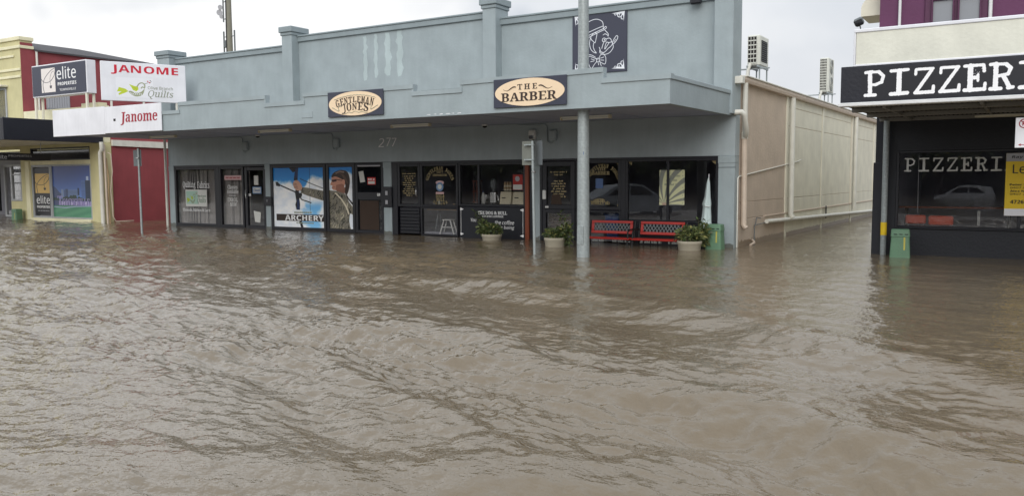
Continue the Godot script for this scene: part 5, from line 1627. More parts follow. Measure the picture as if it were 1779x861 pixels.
func air_unit(at: Vector3, h: float, fans: int, label: String) -> void:
	var u := thing("air_unit", label, "air conditioner", at, 0.0, "air conditioning units on the side roof")
	var w := 0.36
	var d := 0.90
	put("cabinet", box_mesh(0, w, 0, h, -d, 0, 0.03), M.unit_white, u, true)
	# louvred inlet on the narrow front
	var cols := 4 if fans == 1 else 6
	var rows := 6 if fans == 1 else 12
	put("inlet", box_mesh(0.02, w * 0.72, 0.06, h - 0.05, -0.01, 0.004, 0.0), M.grille_dark, u, true)
	for r in rows:
		var y := 0.06 + (h - 0.11) * r / rows
		put("slat", box_mesh(0.02, w * 0.72, y, y + 0.032, 0.004, 0.016, 0.004), M.unit_white, u, true)
	for c in cols:
		var x := 0.02 + (w * 0.70) * c / (cols - 1.0)
		put("slat", box_mesh(x - 0.007, x + 0.007, 0.06, h - 0.05, 0.004, 0.02, 0.003), M.unit_white, u, true)
	# fan openings on the broad side
	for f in fans:
		var cy := h * (f + 0.5) / fans
		if fans == 1:
			put("fan_grille", box_mesh(w, w + 0.012, 0.12, h - 0.14, -0.72, -0.14, 0.004), M.grille_dark, u, true)
			for k in 10:
				put("slat", box_mesh(w + 0.012, w + 0.022, 0.14 + k * 0.058, 0.15 + k * 0.058, -0.72, -0.14, 0.0), M.plastic_grey, u, true)
		else:
			var ring := mb()
			var to_side := Transform3D(Basis(Vector3(0, 0, -1), Vector3(0, 1, 0), Vector3(1, 0, 0)), Vector3(w, cy, -0.45))
			prism(ring, PackedVector2Array(ellipse(0, 0, 0.28, 0.28, 28)), 0.0, 0.01, to_side)
			put("fan_grille", fin(ring), M.plastic_grey, u, true)
			for k in 4:
				var pr := []
				for j in 25:
					pr.append(Vector3(w + 0.014, cy + 0.07 * (k + 1) * sin(TAU * j / 24), -0.45 + 0.07 * (k + 1) * cos(TAU * j / 24)))
				put("fan_guard", tube_mesh(pr, 0.006, 4), M.unit_white, u, true)
	# stand
	for x in [0.03, w - 0.03]:
		put("rail", box_mesh(x - 0.02, x + 0.02, -0.06, -0.001, -d - 0.05, 0.12, 0.004), M.galvanised, u, true)
		for z in [-0.1, -d + 0.05]:
			put("leg", box_mesh(x - 0.018, x + 0.018, -0.75, -0.06, z - 0.018, z + 0.018, 0.003), M.galvanised, u, true)
	put("rail", box_mesh(-1.2 if fans == 1 else -0.9, w + 0.25, -0.10, -0.061, -0.14, -0.10, 0.004), M.galvanised, u, true)
	put("refrigerant_pipe", tube_mesh([Vector3(0.1, 0.05, 0.02), Vector3(0.05, -0.15, 0.08), Vector3(0.02, -0.7, 0.08)], 0.05, 8), M.pipe_white, u, true)

func build_air_units() -> void:
	air_unit(Vector3(-7.36, 4.75, -5.7), 0.86, 1, "nearer cream air conditioner with one square dark grille beside the parapet")
	air_unit(Vector3(-7.80, 4.93, -16.9), 1.36, 2, "farther tall cream air conditioner with two round fans on the side roof")

# ---------------------------------------------------------------- street furniture
func build_street() -> void:
	var p := thing("street_pole", "tall galvanised steel light pole rising through the awning", "pole", Vector3(-7.9, -0.45, 3.45))
	put("shaft", tube_mesh([Vector3(-7.9, -0.45, 3.45), Vector3(-7.9, 0.4, 3.45), Vector3(-7.905, 9.5, 3.45)], [0.135, 0.128, 0.082], 20), M.galvanised, p)
	put("cover_plate", box_mesh(-7.97, -7.83, 0.25, 0.62, 3.555, 3.585, 0.006), M.galvanised, p)
	put("sticker", box_mesh(-7.90, -7.84, 2.05, 2.11, 3.553, 3.557, 0.0), M.print_blue, p)
	var st := mb()
	lathe(st, [Vector2(0.24, 2.966), Vector2(0.24, 2.95), Vector2(0.13, 2.94)], Vector3(-7.9, 0, 3.40))
	put("collar", fin(st), M.soffit_paint, p)
	var s := thing("sign_pole", "slim steel sign pole with two plates seen from behind, near the barber's door", "sign pole", Vector3(-9.05, -0.45, 3.45))
	put("pole", tube_mesh([Vector3(-9.04, -0.45, 3.45), Vector3(-9.09, 2.36, 3.45)], 0.03, 10), M.galvanised, s)
	put("sign_plate", box_mesh(-9.37, -9.085, 1.86, 2.36, 3.405, 3.413, 0.003), M.sign_back, s)
	var t := mb()
	bx(t, Vector3(0, 1.86, 0), Vector3(0.3, 2.36, 0.008), 0.003, Transform3D(Basis(Vector3.UP, -0.62), Vector3(-9.08, 0, 3.30)))
	put("sign_plate", fin(t), M.plastic_grey, s)
	for y in [1.97, 2.28]:
		put("clamp", box_mesh(-9.28, -9.05, y - 0.015, y + 0.015, 3.414, 3.485, 0.004), M.galvanised, s)
	put("bolt_band", box_mesh(-9.10, -9.03, 1.70, 1.74, 3.41, 3.485, 0.004), M.steel, s)
	var q := thing("sign_pole", "slim steel sign pole with dark plate seen edge-on before the red wall", "sign pole", Vector3(-22.83, -0.45, 3.2))
	put("pole", tube_mesh([Vector3(-22.82, -0.45, 3.2), Vector3(-22.84, 2.52, 3.2)], 0.032, 8), M.galvanised, q)
	t = mb()
	bx(t, Vector3(-0.225, 2.0, 0), Vector3(0.225, 2.48, 0.008), 0.003, Transform3D(Basis(Vector3.UP, -0.10), Vector3(-22.98, 0, 3.14)))
	put("sign_plate", fin(t), M.plastic_grey, q)
	put("clamp", box_mesh(-22.90, -22.79, 2.22, 2.26, 3.15, 3.25, 0.004), M.steel, q)
	# power pole with strapping at the lane corner
	var pp := thing("awning_post", "galvanised pipe post with yellow tag under the pizzeria awning corner", "post", Vector3(-2.74, -0.45, 0.16))
	put("shaft", tube_mesh([Vector3(-2.74, -0.45, 0.16), Vector3(-2.74, 2.70, 0.16)], 0.058, 16), M.galvanised, pp)
	st = mb()
	lathe(st, [Vector2(0.0605, 0.40), Vector2(0.0605, 0.66)], Vector3(-2.74, 0, 0.16), 16)
	put("yellow_tag", fin(st), M.print_yellow, pp)
	st = mb()
	for k in 5:
		bx(st, Vector3(-2.70, 0.43 + k * 0.045, 0.2215), Vector3(-2.685, 0.455 + k * 0.045, 0.2225))
	# green service pillars
	var gp := thing("service_pillar", "green plastic service pillar against the right end of the grey shops", "service pillar", Vector3(-6.16, -0.45, 0.45), 0.0, "green service pillars along the shops")
	gp.set_meta("base", "service_pillar")
	put("body", frustum(0.21, 0.17, 0.165, 0.13, 0.0, 0.86), M.pillar_green, gp, true)
	put("lid", frustum(0.175, 0.15, 0.165, 0.13, 0.862, 0.99), M.pillar_green, gp, true)
	put("hazard_label", frustum_label(0.06, 0.11, 0.60, 0.85), M.hazard, gp, true)
	for k in 3:
		put("vent_slot", box_mesh(-0.12 + k * 0.1, -0.06 + k * 0.1, 0.90, 0.915, 0.148, 0.156, 0.0), M.frame_dark, gp, true)
	copy(gp, Vector3(-2.37, -0.45, 0.56), 0.12, "green plastic service pillar before the black pizzeria wall")
	copy(gp, Vector3(-35.25, -0.56, 0.3), 0.0, "green plastic service pillar before the cream office building")
	build_benches()
	build_pots()
	# folded white cloth umbrella leaning at the barber's window corner
	var um := thing("folded_umbrella", "folded white cloth umbrella standing against the barber's window corner", "umbrella", Vector3(-6.42, -0.3, 0.15))
	st = mb()
	var prof := [Vector2(0.012, 1.60), Vector2(0.045, 1.45), Vector2(0.075, 1.15), Vector2(0.115, 0.98), Vector2(0.10, 0.93), Vector2(0.13, 0.60), Vector2(0.16, 0.46), Vector2(0.14, 0.42), Vector2(0.02, 0.44)]
	st.set_smooth_group(3)
	var folds := 22
	for i in prof.size() - 1:
		for k in folds:
			var P := func(v: Vector2, kk: int) -> Vector3:
				var r: float = v.x * (1.0 + 0.16 * (1.0 if kk % 2 else -1.0)) * (0.45 if cos(TAU * kk / folds) > 0.1 else 1.15)
				return Vector3(-6.42 + cos(TAU * kk / folds) * r, v.y, 0.15 + sin(TAU * kk / folds) * r * 0.85)
			var mid := TAU * (k + 0.5) / folds
			quad(st, P.call(prof[i], k), P.call(prof[i], k + 1), P.call(prof[i + 1], k + 1), P.call(prof[i + 1], k), Vector3(cos(mid), 0.1, sin(mid)))
	put("canopy", fin(st), M.cloth_white, um)
	put("pole", tube_mesh([Vector3(-6.42, -0.3, 0.15), Vector3(-6.42, 1.66, 0.15)], 0.016, 6), M.steel, um)
	put("tie_strap", tube_mesh([Vector3(-6.52, 0.95, 0.17), Vector3(-6.46, 0.93, 0.25), Vector3(-6.36, 0.93, 0.24)], 0.012, 5), M.plastic_white, um)
	# things inside the shops, seen through the glass
	build_inside()

func frustum(hx0: float, hz0: float, hx1: float, hz1: float, y0: float, y1: float) -> SurfaceTool:
	# tapering box with rounded upright corners
	var st := mb()
	var rings := []
	for e in [[hx0, hz0, y0], [hx1, hz1, y1], [hx1 - 0.015, hz1 - 0.015, y1 + 0.012]]:
		var ring := []
		for c in 4:
			var sx: float = [1, -1, -1, 1][c]
			var sz: float = [1, 1, -1, -1][c]
			for k in 4:
				var a := deg_to_rad(c * 90 + k * 30)
				ring.append(Vector3(sx * (e[0] - 0.03) + cos(a) * 0.03, e[2], sz * (e[1] - 0.03) + sin(a) * 0.03))
		rings.append(ring)
	for i in 2:
		st.set_smooth_group(1 if i == 0 else 2)
		for k in 16:
			var k2 := (k + 1) % 16
			quad(st, rings[i][k], rings[i][k2], rings[i + 1][k2], rings[i + 1][k], (rings[i][k] + rings[i][k2]) * Vector3(1, 0, 1) + Vector3(0, 0.02 * i, 0))
	st.set_smooth_group(-1)
	for k in 16:
		tri(st, Vector3(0, y1 + 0.012, 0), rings[2][k], rings[2][(k + 1) % 16], Vector3.UP)
	return fin(st)

func frustum_label(x0: float, x1: float, y0: float, y1: float) -> SurfaceTool:
	var st := mb()
	var z := func(y: float) -> float: return lerpf(0.17, 0.13, y / 0.86) + 0.003
	st.set_smooth_group(-1)
	quad(st, Vector3(x0, y0, z.call(y0)), Vector3(x1 - 0.02, y0, z.call(y0)), Vector3(x1 - 0.02, y1, z.call(y1)), Vector3(x0, y1, z.call(y1)), Vector3(0, 0, 1))
	return fin(st)

func build_benches() -> void:
	var b := thing("bench", "left red cast bench with lattice back under the barber's window", "bench", Vector3(-8.73, 0, 0.30), 0.0, "red lattice benches before the barber's window")
	b.set_meta("base", "bench")
	var lean := Transform3D(Basis(Vector3(1, 0, 0), -0.16), Vector3(0, 0.28, 0.06))
	var bar := func(called: String, lo: Vector3, hi: Vector3, m: Material) -> void:
		var st := mb()
		bx(st, lo, hi, 0.01, lean)
		put(called, fin(st), m, b, true)
	bar.call("back_rail", Vector3(-0.54, 0.23, -0.02), Vector3(0.54, 0.29, 0.02), M.bench_red)
	bar.call("back_rail", Vector3(-0.54, -0.02, -0.02), Vector3(0.54, 0.045, 0.02), M.bench_red)
	bar.call("back_stile", Vector3(-0.54, 0.046, -0.018), Vector3(-0.47, 0.229, 0.018), M.bench_red)
	bar.call("back_stile", Vector3(0.47, 0.046, -0.018), Vector3(0.54, 0.229, 0.018), M.bench_red)
	for k in 11:
		for sg in [-1.0, 1.0]:
			var x := -0.43 + k * 0.086
			var st := mb()
			var t := lean * Transform3D(Basis(Vector3(0, 0, 1), sg * 0.62), Vector3(x, 0.137, 0.004 * sg))
			bx(st, Vector3(-0.010, -0.115, -0.004), Vector3(0.010, 0.115, 0.004), 0.0, t)
			put("lattice_strip", fin(st), M.plastic_grey, b, true)
	for k in 4:
		put("seat_slat", box_mesh(-0.62, 0.62, 0.145, 0.18, 0.06 + k * 0.10, 0.145 + k * 0.10, 0.012), M.bench_red, b, true)
	for x in [-0.58, 0.58]:
		var fr := mb()
		tube(fr, [Vector3(x, -0.32, 0.02), Vector3(x, 0.12, 0.05), Vector3(x, 0.30, 0.04), Vector3(x, 0.56, -0.03)], 0.022, 8)
		put("end_frame", fin(fr), M.iron_dark, b, true)
		put("leg", tube_mesh([Vector3(x, 0.14, 0.06), Vector3(x, 0.13, 0.44), Vector3(x, -0.05, 0.46), Vector3(x, -0.32, 0.42)], 0.022, 8), M.iron_dark, b, true)
		put("arm_rest", tube_mesh([Vector3(x, 0.38, 0.02), Vector3(x, 0.38, 0.34), Vector3(x, 0.32, 0.42), Vector3(x, 0.14, 0.42)], 0.018, 8), M.iron_dark, b, true)
	copy(b, Vector3(-7.45, 0, 0.30), 0.0, "right red cast bench with lattice back beside the potted shrub")

func leafy(at: Vector3, n: int, rx: float, ry: float, lift: float, size: float, tone: float) -> SurfaceTool:
	var st := mb()
	st.set_smooth_group(-1)
	for i in n:
		var d := Vector3(rng.randfn(), rng.randfn(), rng.randfn()).normalized() * pow(rng.randf(), 0.45)
		var p := at + Vector3(d.x * rx, lift + d.y * ry, d.z * rx * 0.8)
		var out := (d + Vector3(0, 0.5, 0) + Vector3(rng.randfn(), rng.randfn(), rng.randfn()) * 0.5).normalized()
		var side := out.cross(Vector3(rng.randfn(), rng.randfn(), rng.randfn())).normalized()
		var L := size * rng.randf_range(0.7, 1.3)
		var W := L * rng.randf_range(0.16, 0.26)
		var nrm := out.cross(side).normalized()
		var tip := p + out * L - Vector3(0, L * 0.25, 0)
		var mid := p + out * L * 0.45
		var g := rng.randf()
		var c := Color(0.045, 0.075, 0.025).lerp(Color(0.19, 0.21, 0.075), g * tone)
		if g > 0.9:
			c = Color(0.28, 0.27, 0.09)
		st.set_color(c)
		tri(st, p, mid - side * W + nrm * W * 0.3, tip, nrm)
		st.set_color(c * 0.92)
		tri(st, p, mid + side * W + nrm * W * 0.3, tip, nrm)
	return fin(st)

func sprig(st: SurfaceTool, a: Vector3, b: Vector3, n: int, size: float) -> void:
	for i in n:
		var t := (i + 0.5) / n
		var p := a.lerp(b, t)
		var ang := i * 2.4
		var out := (Vector3(cos(ang), 0.45, sin(ang))).normalized()
		var side := out.cross(Vector3.UP).normalized()
		var L := size * rng.randf_range(0.7, 1.2)
		st.set_color(Color(0.05, 0.10, 0.025).lerp(Color(0.14, 0.19, 0.05), rng.randf()))
		tri(st, p, p + out * L * 0.5 + side * L * 0.16, p + out * L, Vector3.UP)
		tri(st, p, p + out * L * 0.5 - side * L * 0.16, p + out * L, Vector3.UP)

func build_pots() -> void:
	# [pot centre, pot radius, squash, rim height, crowns [offset, count, rx, ry, lift], sprigs, label]
	var pots := [
		[Vector3(-11.9, -0.3, 0.76), 0.255, 0.17, [[Vector3(0, 0, 0), 520, 0.27, 0.13, 0.58], [Vector3(-0.34, 0, -0.12), 330, 0.15, 0.20, 0.62]], [[Vector3(-0.3, 0.4, -0.1), Vector3(-0.62, 1.05, -0.12), 26], [Vector3(-0.28, 0.4, -0.1), Vector3(-0.45, 1.0, -0.1), 22], [Vector3(-0.32, 0.4, -0.1), Vector3(-0.30, 0.9, -0.15), 16]], "round concrete pot with bushy plant before the black coffee counter"],
		[Vector3(-9.61, -0.3, 1.57), 0.245, 0.21, [[Vector3(-0.02, 0, 0), 360, 0.25, 0.10, 0.60], [Vector3(0.22, 0, -0.1), 420, 0.16, 0.26, 0.58]], [[Vector3(0.12, 0.4, -0.1), Vector3(0.10, 1.12, -0.1), 30], [Vector3(0.2, 0.4, -0.1), Vector3(0.24, 1.0, -0.1), 24], [Vector3(0.2, 0.3, -0.1), Vector3(0.38, 0.85, -0.12), 18]], "round concrete pot with tall leafy plant beside the steel pole"],
		[Vector3(-6.56, -0.3, 0.97), 0.265, 0.20, [[Vector3(0, 0, 0), 620, 0.30, 0.17, 0.63], [Vector3(0.20, 0, -0.24), 420, 0.17, 0.26, 0.62]], [[Vector3(0.15, 0.4, -0.2), Vector3(0.10, 1.0, -0.25), 22], [Vector3(0.2, 0.4, -0.2), Vector3(0.28, 0.95, -0.22), 20]], "round concrete pot with yellow-green shrub between bench and green pillar"],
	]
	for q in pots:
		var at: Vector3 = q[0]
		var r: float = q[1]
		var rim: float = q[2] - at.y
		var o := thing("potted_plant", q[5], "potted plant", at, 0.0, "potted plants before the shops")
		var st := mb()
		lathe(st, [Vector2(r * 0.74, 0.0), Vector2(r * 0.86, rim * 0.4), Vector2(r * 0.96, rim * 0.85), Vector2(r * 1.02, rim * 0.88), Vector2(r * 1.03, rim * 0.98), Vector2(r, rim), Vector2(r * 0.9, rim), Vector2(r * 0.88, rim - 0.04)], at, 28)
		put("pot", fin(st), M.concrete_pot, o)
		st = mb()
		lathe(st, [Vector2(r * 0.9, rim - 0.045), Vector2(0.0, rim - 0.02)], at, 20)
		put("soil", fin(st), M.soil, o)
		st = mb()
		for c in q[3]:
			st.append_from(leafy(at + c[0], int(c[1] * 0.68), c[2], c[3], c[4], 0.105, 0.9 if at.x > -8 else 0.6).commit(), 0, Transform3D.IDENTITY)
		var fo := put("foliage", st, M.leaf, o)
		fo.set_meta("kind", "stuff")
		var sp := mb()
		sp.set_smooth_group(-1)
		var sm := mb()
		for c in q[4]:
			sprig(sp, at + c[0], at + c[1], c[2], 0.15)
			tube(sm, [at + c[0] * Vector3(0.4, 0, 0.4) + Vector3(0, rim - 0.05, 0), at + c[0], at + c[1]], [0.012, 0.009, 0.004], 5)
		put("shoot", fin(sp), M.leaf, o)
		put("stem", fin(sm), M.stem, o)

func build_inside() -> void:
	# bar table and white stool behind the left coffee window
	var t := thing("bar_table", "narrow timber-topped bar table behind the coffee shop's window", "table", Vector3(-14.15, 0.1, -0.45))
	put("tabletop", box_mesh(-14.72, -13.58, 0.70, 0.745, -0.62, -0.2, 0.008), M.timber_pale, t)
	for x in [-14.5, -13.72]:
		put("leg", tube_mesh([Vector3(x, 0.1, -0.3), Vector3(x + 0.05, 0.70, -0.4)], 0.025, 6), M.plastic_grey, t)
		put("leg", tube_mesh([Vector3(x, 0.1, -0.58), Vector3(x + 0.05, 0.70, -0.45)], 0.025, 6), M.plastic_grey, t)
	var s := thing("stool", "white metal stool with four splayed legs under the bar table", "stool", Vector3(-13.98, 0.1, -0.22))
	put("seat", box_mesh(-14.13, -13.83, 0.43, 0.46, -0.33, -0.11, 0.012), M.plastic_white, s)
	for sx in [-1.0, 1.0]:
		for sz in [-1.0, 1.0]:
			put("leg", tube_mesh([Vector3(-13.98 + sx * 0.11, 0.43, -0.22 + sz * 0.07), Vector3(-13.98 + sx * 0.24, 0.05, -0.22 + sz * 0.085)], 0.022, 6), M.plastic_white, s)
		put("stretcher", tube_mesh([Vector3(-13.98 + sx * 0.18, 0.23, -0.30), Vector3(-13.98 + sx * 0.18, 0.23, -0.14)], 0.014, 5), M.plastic_white, s)
	put("stretcher", tube_mesh([Vector3(-14.16, 0.24, -0.14), Vector3(-13.80, 0.24, -0.14)], 0.014, 5), M.plastic_white, s)
	# plates and bottles on the table
	for k in 6:
		var bt := thing("jar", ["squat pale jar at the left end of the window table", "slim tall jar on the window table, second from the left", "brown round jar left of the table's middle", "small white jar right of the table's middle", "wide pale jar near the right end of the window table", "tall white bottle-like jar at the right end of the window table"][k], "jar", Vector3(-14.6 + k * 0.17, 0.745, -0.4), 0.0, "jars on the window table")
		var st := mb()
		var r: float = [0.05, 0.03, 0.055, 0.035, 0.06, 0.03][k]
		var hh: float = [0.13, 0.24, 0.16, 0.12, 0.14, 0.22][k]
		lathe(st, [Vector2(0, 0), Vector2(r, 0.002), Vector2(r, hh * 0.75), Vector2(r * 0.6, hh * 0.85), Vector2(r * 0.62, hh), Vector2(0, hh)], Vector3.ZERO, 14)
		put("body", fin(st), M[["print_pale", "plastic_white", "inside_warm", "plastic_white", "timber_pale", "plastic_white"][k]], bt, true)
	# coffee shop counter things
	for e in [[-12.24, -11.90, "slope-fronted cream bin on the coffee counter, left one"], [-11.84, -11.40, "wide cream bin with handle on the coffee counter, under the red poster"]]:
		var bn := thing("cream_bin", e[2], "bin", Vector3((e[0] + e[1]) / 2, 0.9, -0.3), 0.0, "cream bins on the coffee counter")
		put("body", prism_mesh([Vector2(0.14, 0.905), Vector2(0.46, 0.905), Vector2(0.46, 1.23), Vector2(0.20, 1.23)], 0.0, e[1] - e[0], Transform3D(Basis(Vector3(0, 0, -1), Vector3(0, 1, 0), Vector3(1, 0, 0)), Vector3(e[0], 0, 0))), M.plastic_cream, bn)
		put("lid", box_mesh(e[0] - 0.01, e[1] + 0.01, 1.231, 1.255, -0.47, -0.18, 0.006), M.frame_dark, bn)
		put("handle", box_mesh(e[0] + 0.06, e[0] + 0.18, 1.06, 1.085, -0.165, -0.14, 0.006), M.frame_dark, bn)
	for k in 3:
		var cu := thing("cup_stack", ["left stack of paper cups on the cream bin", "middle stack of paper cups on the cream bin", "right stack of paper cups on the cream bin"][k], "cups", Vector3(-12.16 + k * 0.085, 1.256, -0.3), 0.0, "paper cup stacks on the cream bin")
		for j in 4:
			var st := mb()
			lathe(st, [Vector2(0.038, 0.05 * j), Vector2(0.030, 0.05 * j + 0.085), Vector2(0.0, 0.05 * j + 0.085)], Vector3.ZERO, 14)
			put("cup", fin(st), M.timber_pale if j % 2 else M.plastic_cream, cu, true)
	var cm := thing("coffee_grinder", "tall steel and black coffee grinder with clear hopper on the counter", "coffee grinder", Vector3(-12.56, 0.9, -0.35))
	put("body", box_mesh(-12.65, -12.46, 0.91, 1.24, -0.44, -0.26, 0.03), M.steel, cm)
	put("base", box_mesh(-12.69, -12.40, 0.901, 0.93, -0.48, -0.2, 0.01), M.frame_dark, cm)
	var hs := mb()
	lathe(hs, [Vector2(0.04, 1.24), Vector2(0.09, 1.36), Vector2(0.09, 1.50), Vector2(0.05, 1.56), Vector2(0.0, 1.58)], Vector3(-12.56, 0, -0.35), 16)
	put("hopper", fin(hs), M.plastic_grey, cm)
	put("spout", tube_mesh([Vector3(-12.46, 1.15, -0.3), Vector3(-12.36, 1.12, -0.26), Vector3(-12.35, 1.0, -0.25)], 0.02, 6), M.steel, cm)
	var es := thing("espresso_machine", "low steel espresso machine on the coffee counter behind the glass", "coffee machine", Vector3(-12.78, 0.9, -0.5))
	put("body", box_mesh(-12.96, -12.70, 0.91, 1.16, -0.68, -0.40, 0.025), M.frame_dark, es)
	put("front_panel", box_mesh(-12.94, -12.72, 1.02, 1.15, -0.399, -0.385, 0.006), M.steel, es)
	put("group_head", tube_mesh([Vector3(-12.83, 1.02, -0.34), Vector3(-12.83, 0.96, -0.34)], 0.03, 10), M.steel, es)
	var mj := thing("milk_bottle", "white milk bottle beside the coffee grinder behind the glass", "bottle", Vector3(-12.84, 0.9, -0.26))
	hs = mb()
	lathe(hs, [Vector2(0, 0.0), Vector2(0.05, 0.002), Vector2(0.052, 0.2), Vector2(0.025, 0.27), Vector2(0.025, 0.31), Vector2(0.0, 0.31)], Vector3.ZERO, 14)
	put("body", fin(hs), M.plastic_white, mj, true)
	hs = mb()
	lathe(hs, [Vector2(0.028, 0.311), Vector2(0.028, 0.34), Vector2(0, 0.34)], Vector3.ZERO, 12)
	put("cap", fin(hs), M.blue_tub, mj, true)
	var rk := thing("copper_rack", "upright copper rod rack at the left of the coffee window", "rack", Vector3(-13.12, 0.9, -0.4))
	for x in [-13.24, -13.14, -13.02]:
		put("rod", tube_mesh([Vector3(x, 0.905, -0.4), Vector3(x, 1.52, -0.4)], 0.012, 6), M.timber_orange, rk)
	for y in [0.93, 1.22, 1.50]:
		put("shelf", box_mesh(-13.25, -13.01, y, y + 0.02, -0.5, -0.32, 0.004), M.timber_orange, rk)
	var pl := thing("pendant_lamp", "dark pendant lamp with small bulb inside the coffee shop", "lamp", Vector3(-12.0, 1.75, -0.9))
	hs = mb()
	lathe(hs, [Vector2(0.02, 0.14), Vector2(0.16, 0.0), Vector2(0.15, -0.01)], Vector3(-12.0, 1.75, -0.9), 18)
	put("shade", fin(hs), M.plastic_grey, pl)
	hs = mb()
	lathe(hs, [Vector2(0.0, 0.03), Vector2(0.035, 0.0), Vector2(0.0, -0.04)], Vector3(-12.0, 1.74, -0.9), 12)
	put("bulb", fin(hs), M.batten_white, pl)
	put("cord", tube_mesh([Vector3(-12.0, 1.88, -0.9), Vector3(-12.0, 2.45, -0.9)], 0.006, 4), M.frame_dark, pl)
	# blue tub behind the left barber window
	var tb := thing("storage_tub", "blue plastic tub on the floor inside the barber's window", "tub", Vector3(-9.0, 0.1, -0.4))
	put("body", frustum_at(Vector3(-9.02, 0.1, -0.4), 0.16, 0.12, 0.20, 0.15, 0.57), M.blue_tub, tb)
	put("rim", box_mesh(-9.235, -8.805, 0.675, 0.71, -0.565, -0.235, 0.01), M.blue_tub, tb)
	# pizzeria seats and bar rail
	for e in [[-2.40, -2.02, 0.62, 0.80, "orange moulded seat back at the left inside the pizzeria window"], [-1.97, -1.52, 0.60, 0.79, "orange moulded seat back, second from the left inside the pizzeria window"]]:
		var ch := thing("orange_chair", e[4], "chair", Vector3((e[0] + e[1]) / 2, 0.3, -0.5), 0.0, "orange chairs in the pizzeria")
		put("backrest", box_mesh(e[0], e[1], e[2], e[3], -0.34, -0.28, 0.025), M.plastic_orange, ch)
		put("seat", box_mesh(e[0] + 0.02, e[1] - 0.02, 0.52, 0.56, -0.75, -0.32, 0.015), M.plastic_orange, ch)
		for x in [e[0] + 0.05, e[1] - 0.05]:
			put("leg", tube_mesh([Vector3(x, 0.3, -0.33), Vector3(x, 0.7, -0.31)], 0.012, 5), M.steel, ch)
			put("leg", tube_mesh([Vector3(x, 0.3, -0.72), Vector3(x, 0.52, -0.70)], 0.012, 5), M.steel, ch)
	var ra := thing("bar_rail", "long narrow orange timber bar ledge inside the pizzeria window", "ledge", Vector3(-0.5, 0.3, -0.9))
	put("ledge", box_mesh(-2.6, 2.0, 0.92, 0.955, -1.15, -0.85, 0.006), M.timber_orange, ra)
	for x in [-2.5, -0.6, 1.6]:
		put("leg", box_mesh(x, x + 0.06, 0.3, 0.92, -1.05, -0.99, 0.006), M.frame_dark, ra)
	put("white_post", box_mesh(-1.13, -1.08, 0.58, 0.88, -0.84, -0.79, 0.006), M.plastic_white, ra)

func frustum_at(at: Vector3, hx0: float, hz0: float, hx1: float, hz1: float, h: float) -> SurfaceTool:
	var st := mb()
	st.append_from(frustum(hx0, hz0, hx1, hz1, 0.0, h).commit(), 0, Transform3D(Basis.IDENTITY, at))
	return st

# ---------------------------------------------------------------- beyond: mast behind the shops, the street's other side (mirrored in the shop glass)
func build_mast() -> void:
	var o := thing("radio_mast", "slim concrete radio mast with antennas rising behind the grey parapet", "mast", Vector3(-49.3, -0.45, -22.4))
	var c := Vector3(-49.3, 0, -22.4)
	put("shaft", tube_mesh([c + Vector3(0, -0.45, 0), c + Vector3(0, 11, 0), c + Vector3(0, 20, 0)], [0.30, 0.195, 0.12], 16), M.tower_concrete, o)
	put("cable_tray", tube_mesh([c + Vector3(-0.18, 0, 0.16), c + Vector3(-0.15, 11, 0.15), c + Vector3(-0.10, 20, 0.10)], 0.06, 6), M.iron_dark, o)
	for s in [[-0.62, 11.3], [0.5, 11.3]]:
		put("antenna", box_mesh(c.x + s[0] - 0.05, c.x + s[0] + 0.05, s[1] - 0.75, s[1] + 0.75, c.z - 0.05, c.z + 0.05, 0.02), M.plastic_grey, o)
		put("antenna_arm", tube_mesh([c + Vector3(0, s[1] + 0.35, 0), c + Vector3(s[0], s[1] + 0.35, 0)], 0.03, 6), M.plastic_grey, o)
	put("equipment_box", box_mesh(c.x - 0.55, c.x - 0.25, 10.9, 11.4, c.z - 0.15, c.z + 0.15, 0.02), M.plastic_grey, o)
	for y in [12.9, 14.1]:
		put("antenna_arm", tube_mesh([c + Vector3(0, y, 0), c + Vector3(-0.62, y, 0)], 0.035, 6), M.plastic_grey, o)
	put("antenna_frame", tube_mesh([c + Vector3(-0.6, 12.7, 0), c + Vector3(-0.6, 14.3, 0)], 0.05, 8), M.plastic_grey, o)
	for q in [[-0.85, 13.75, 0.16], [-0.95, 13.4, 0.2], [-0.75, 13.1, 0.14]]:
		var st := mb()
		prism(st, PackedVector2Array(ellipse(0, 0, q[2], q[2], 14)), -0.06, 0.06, Transform3D(Basis(Vector3.UP, 0.8), c + Vector3(q[0], q[1], 0.05)))
		put("dish", fin(st), M.print_grey, o)

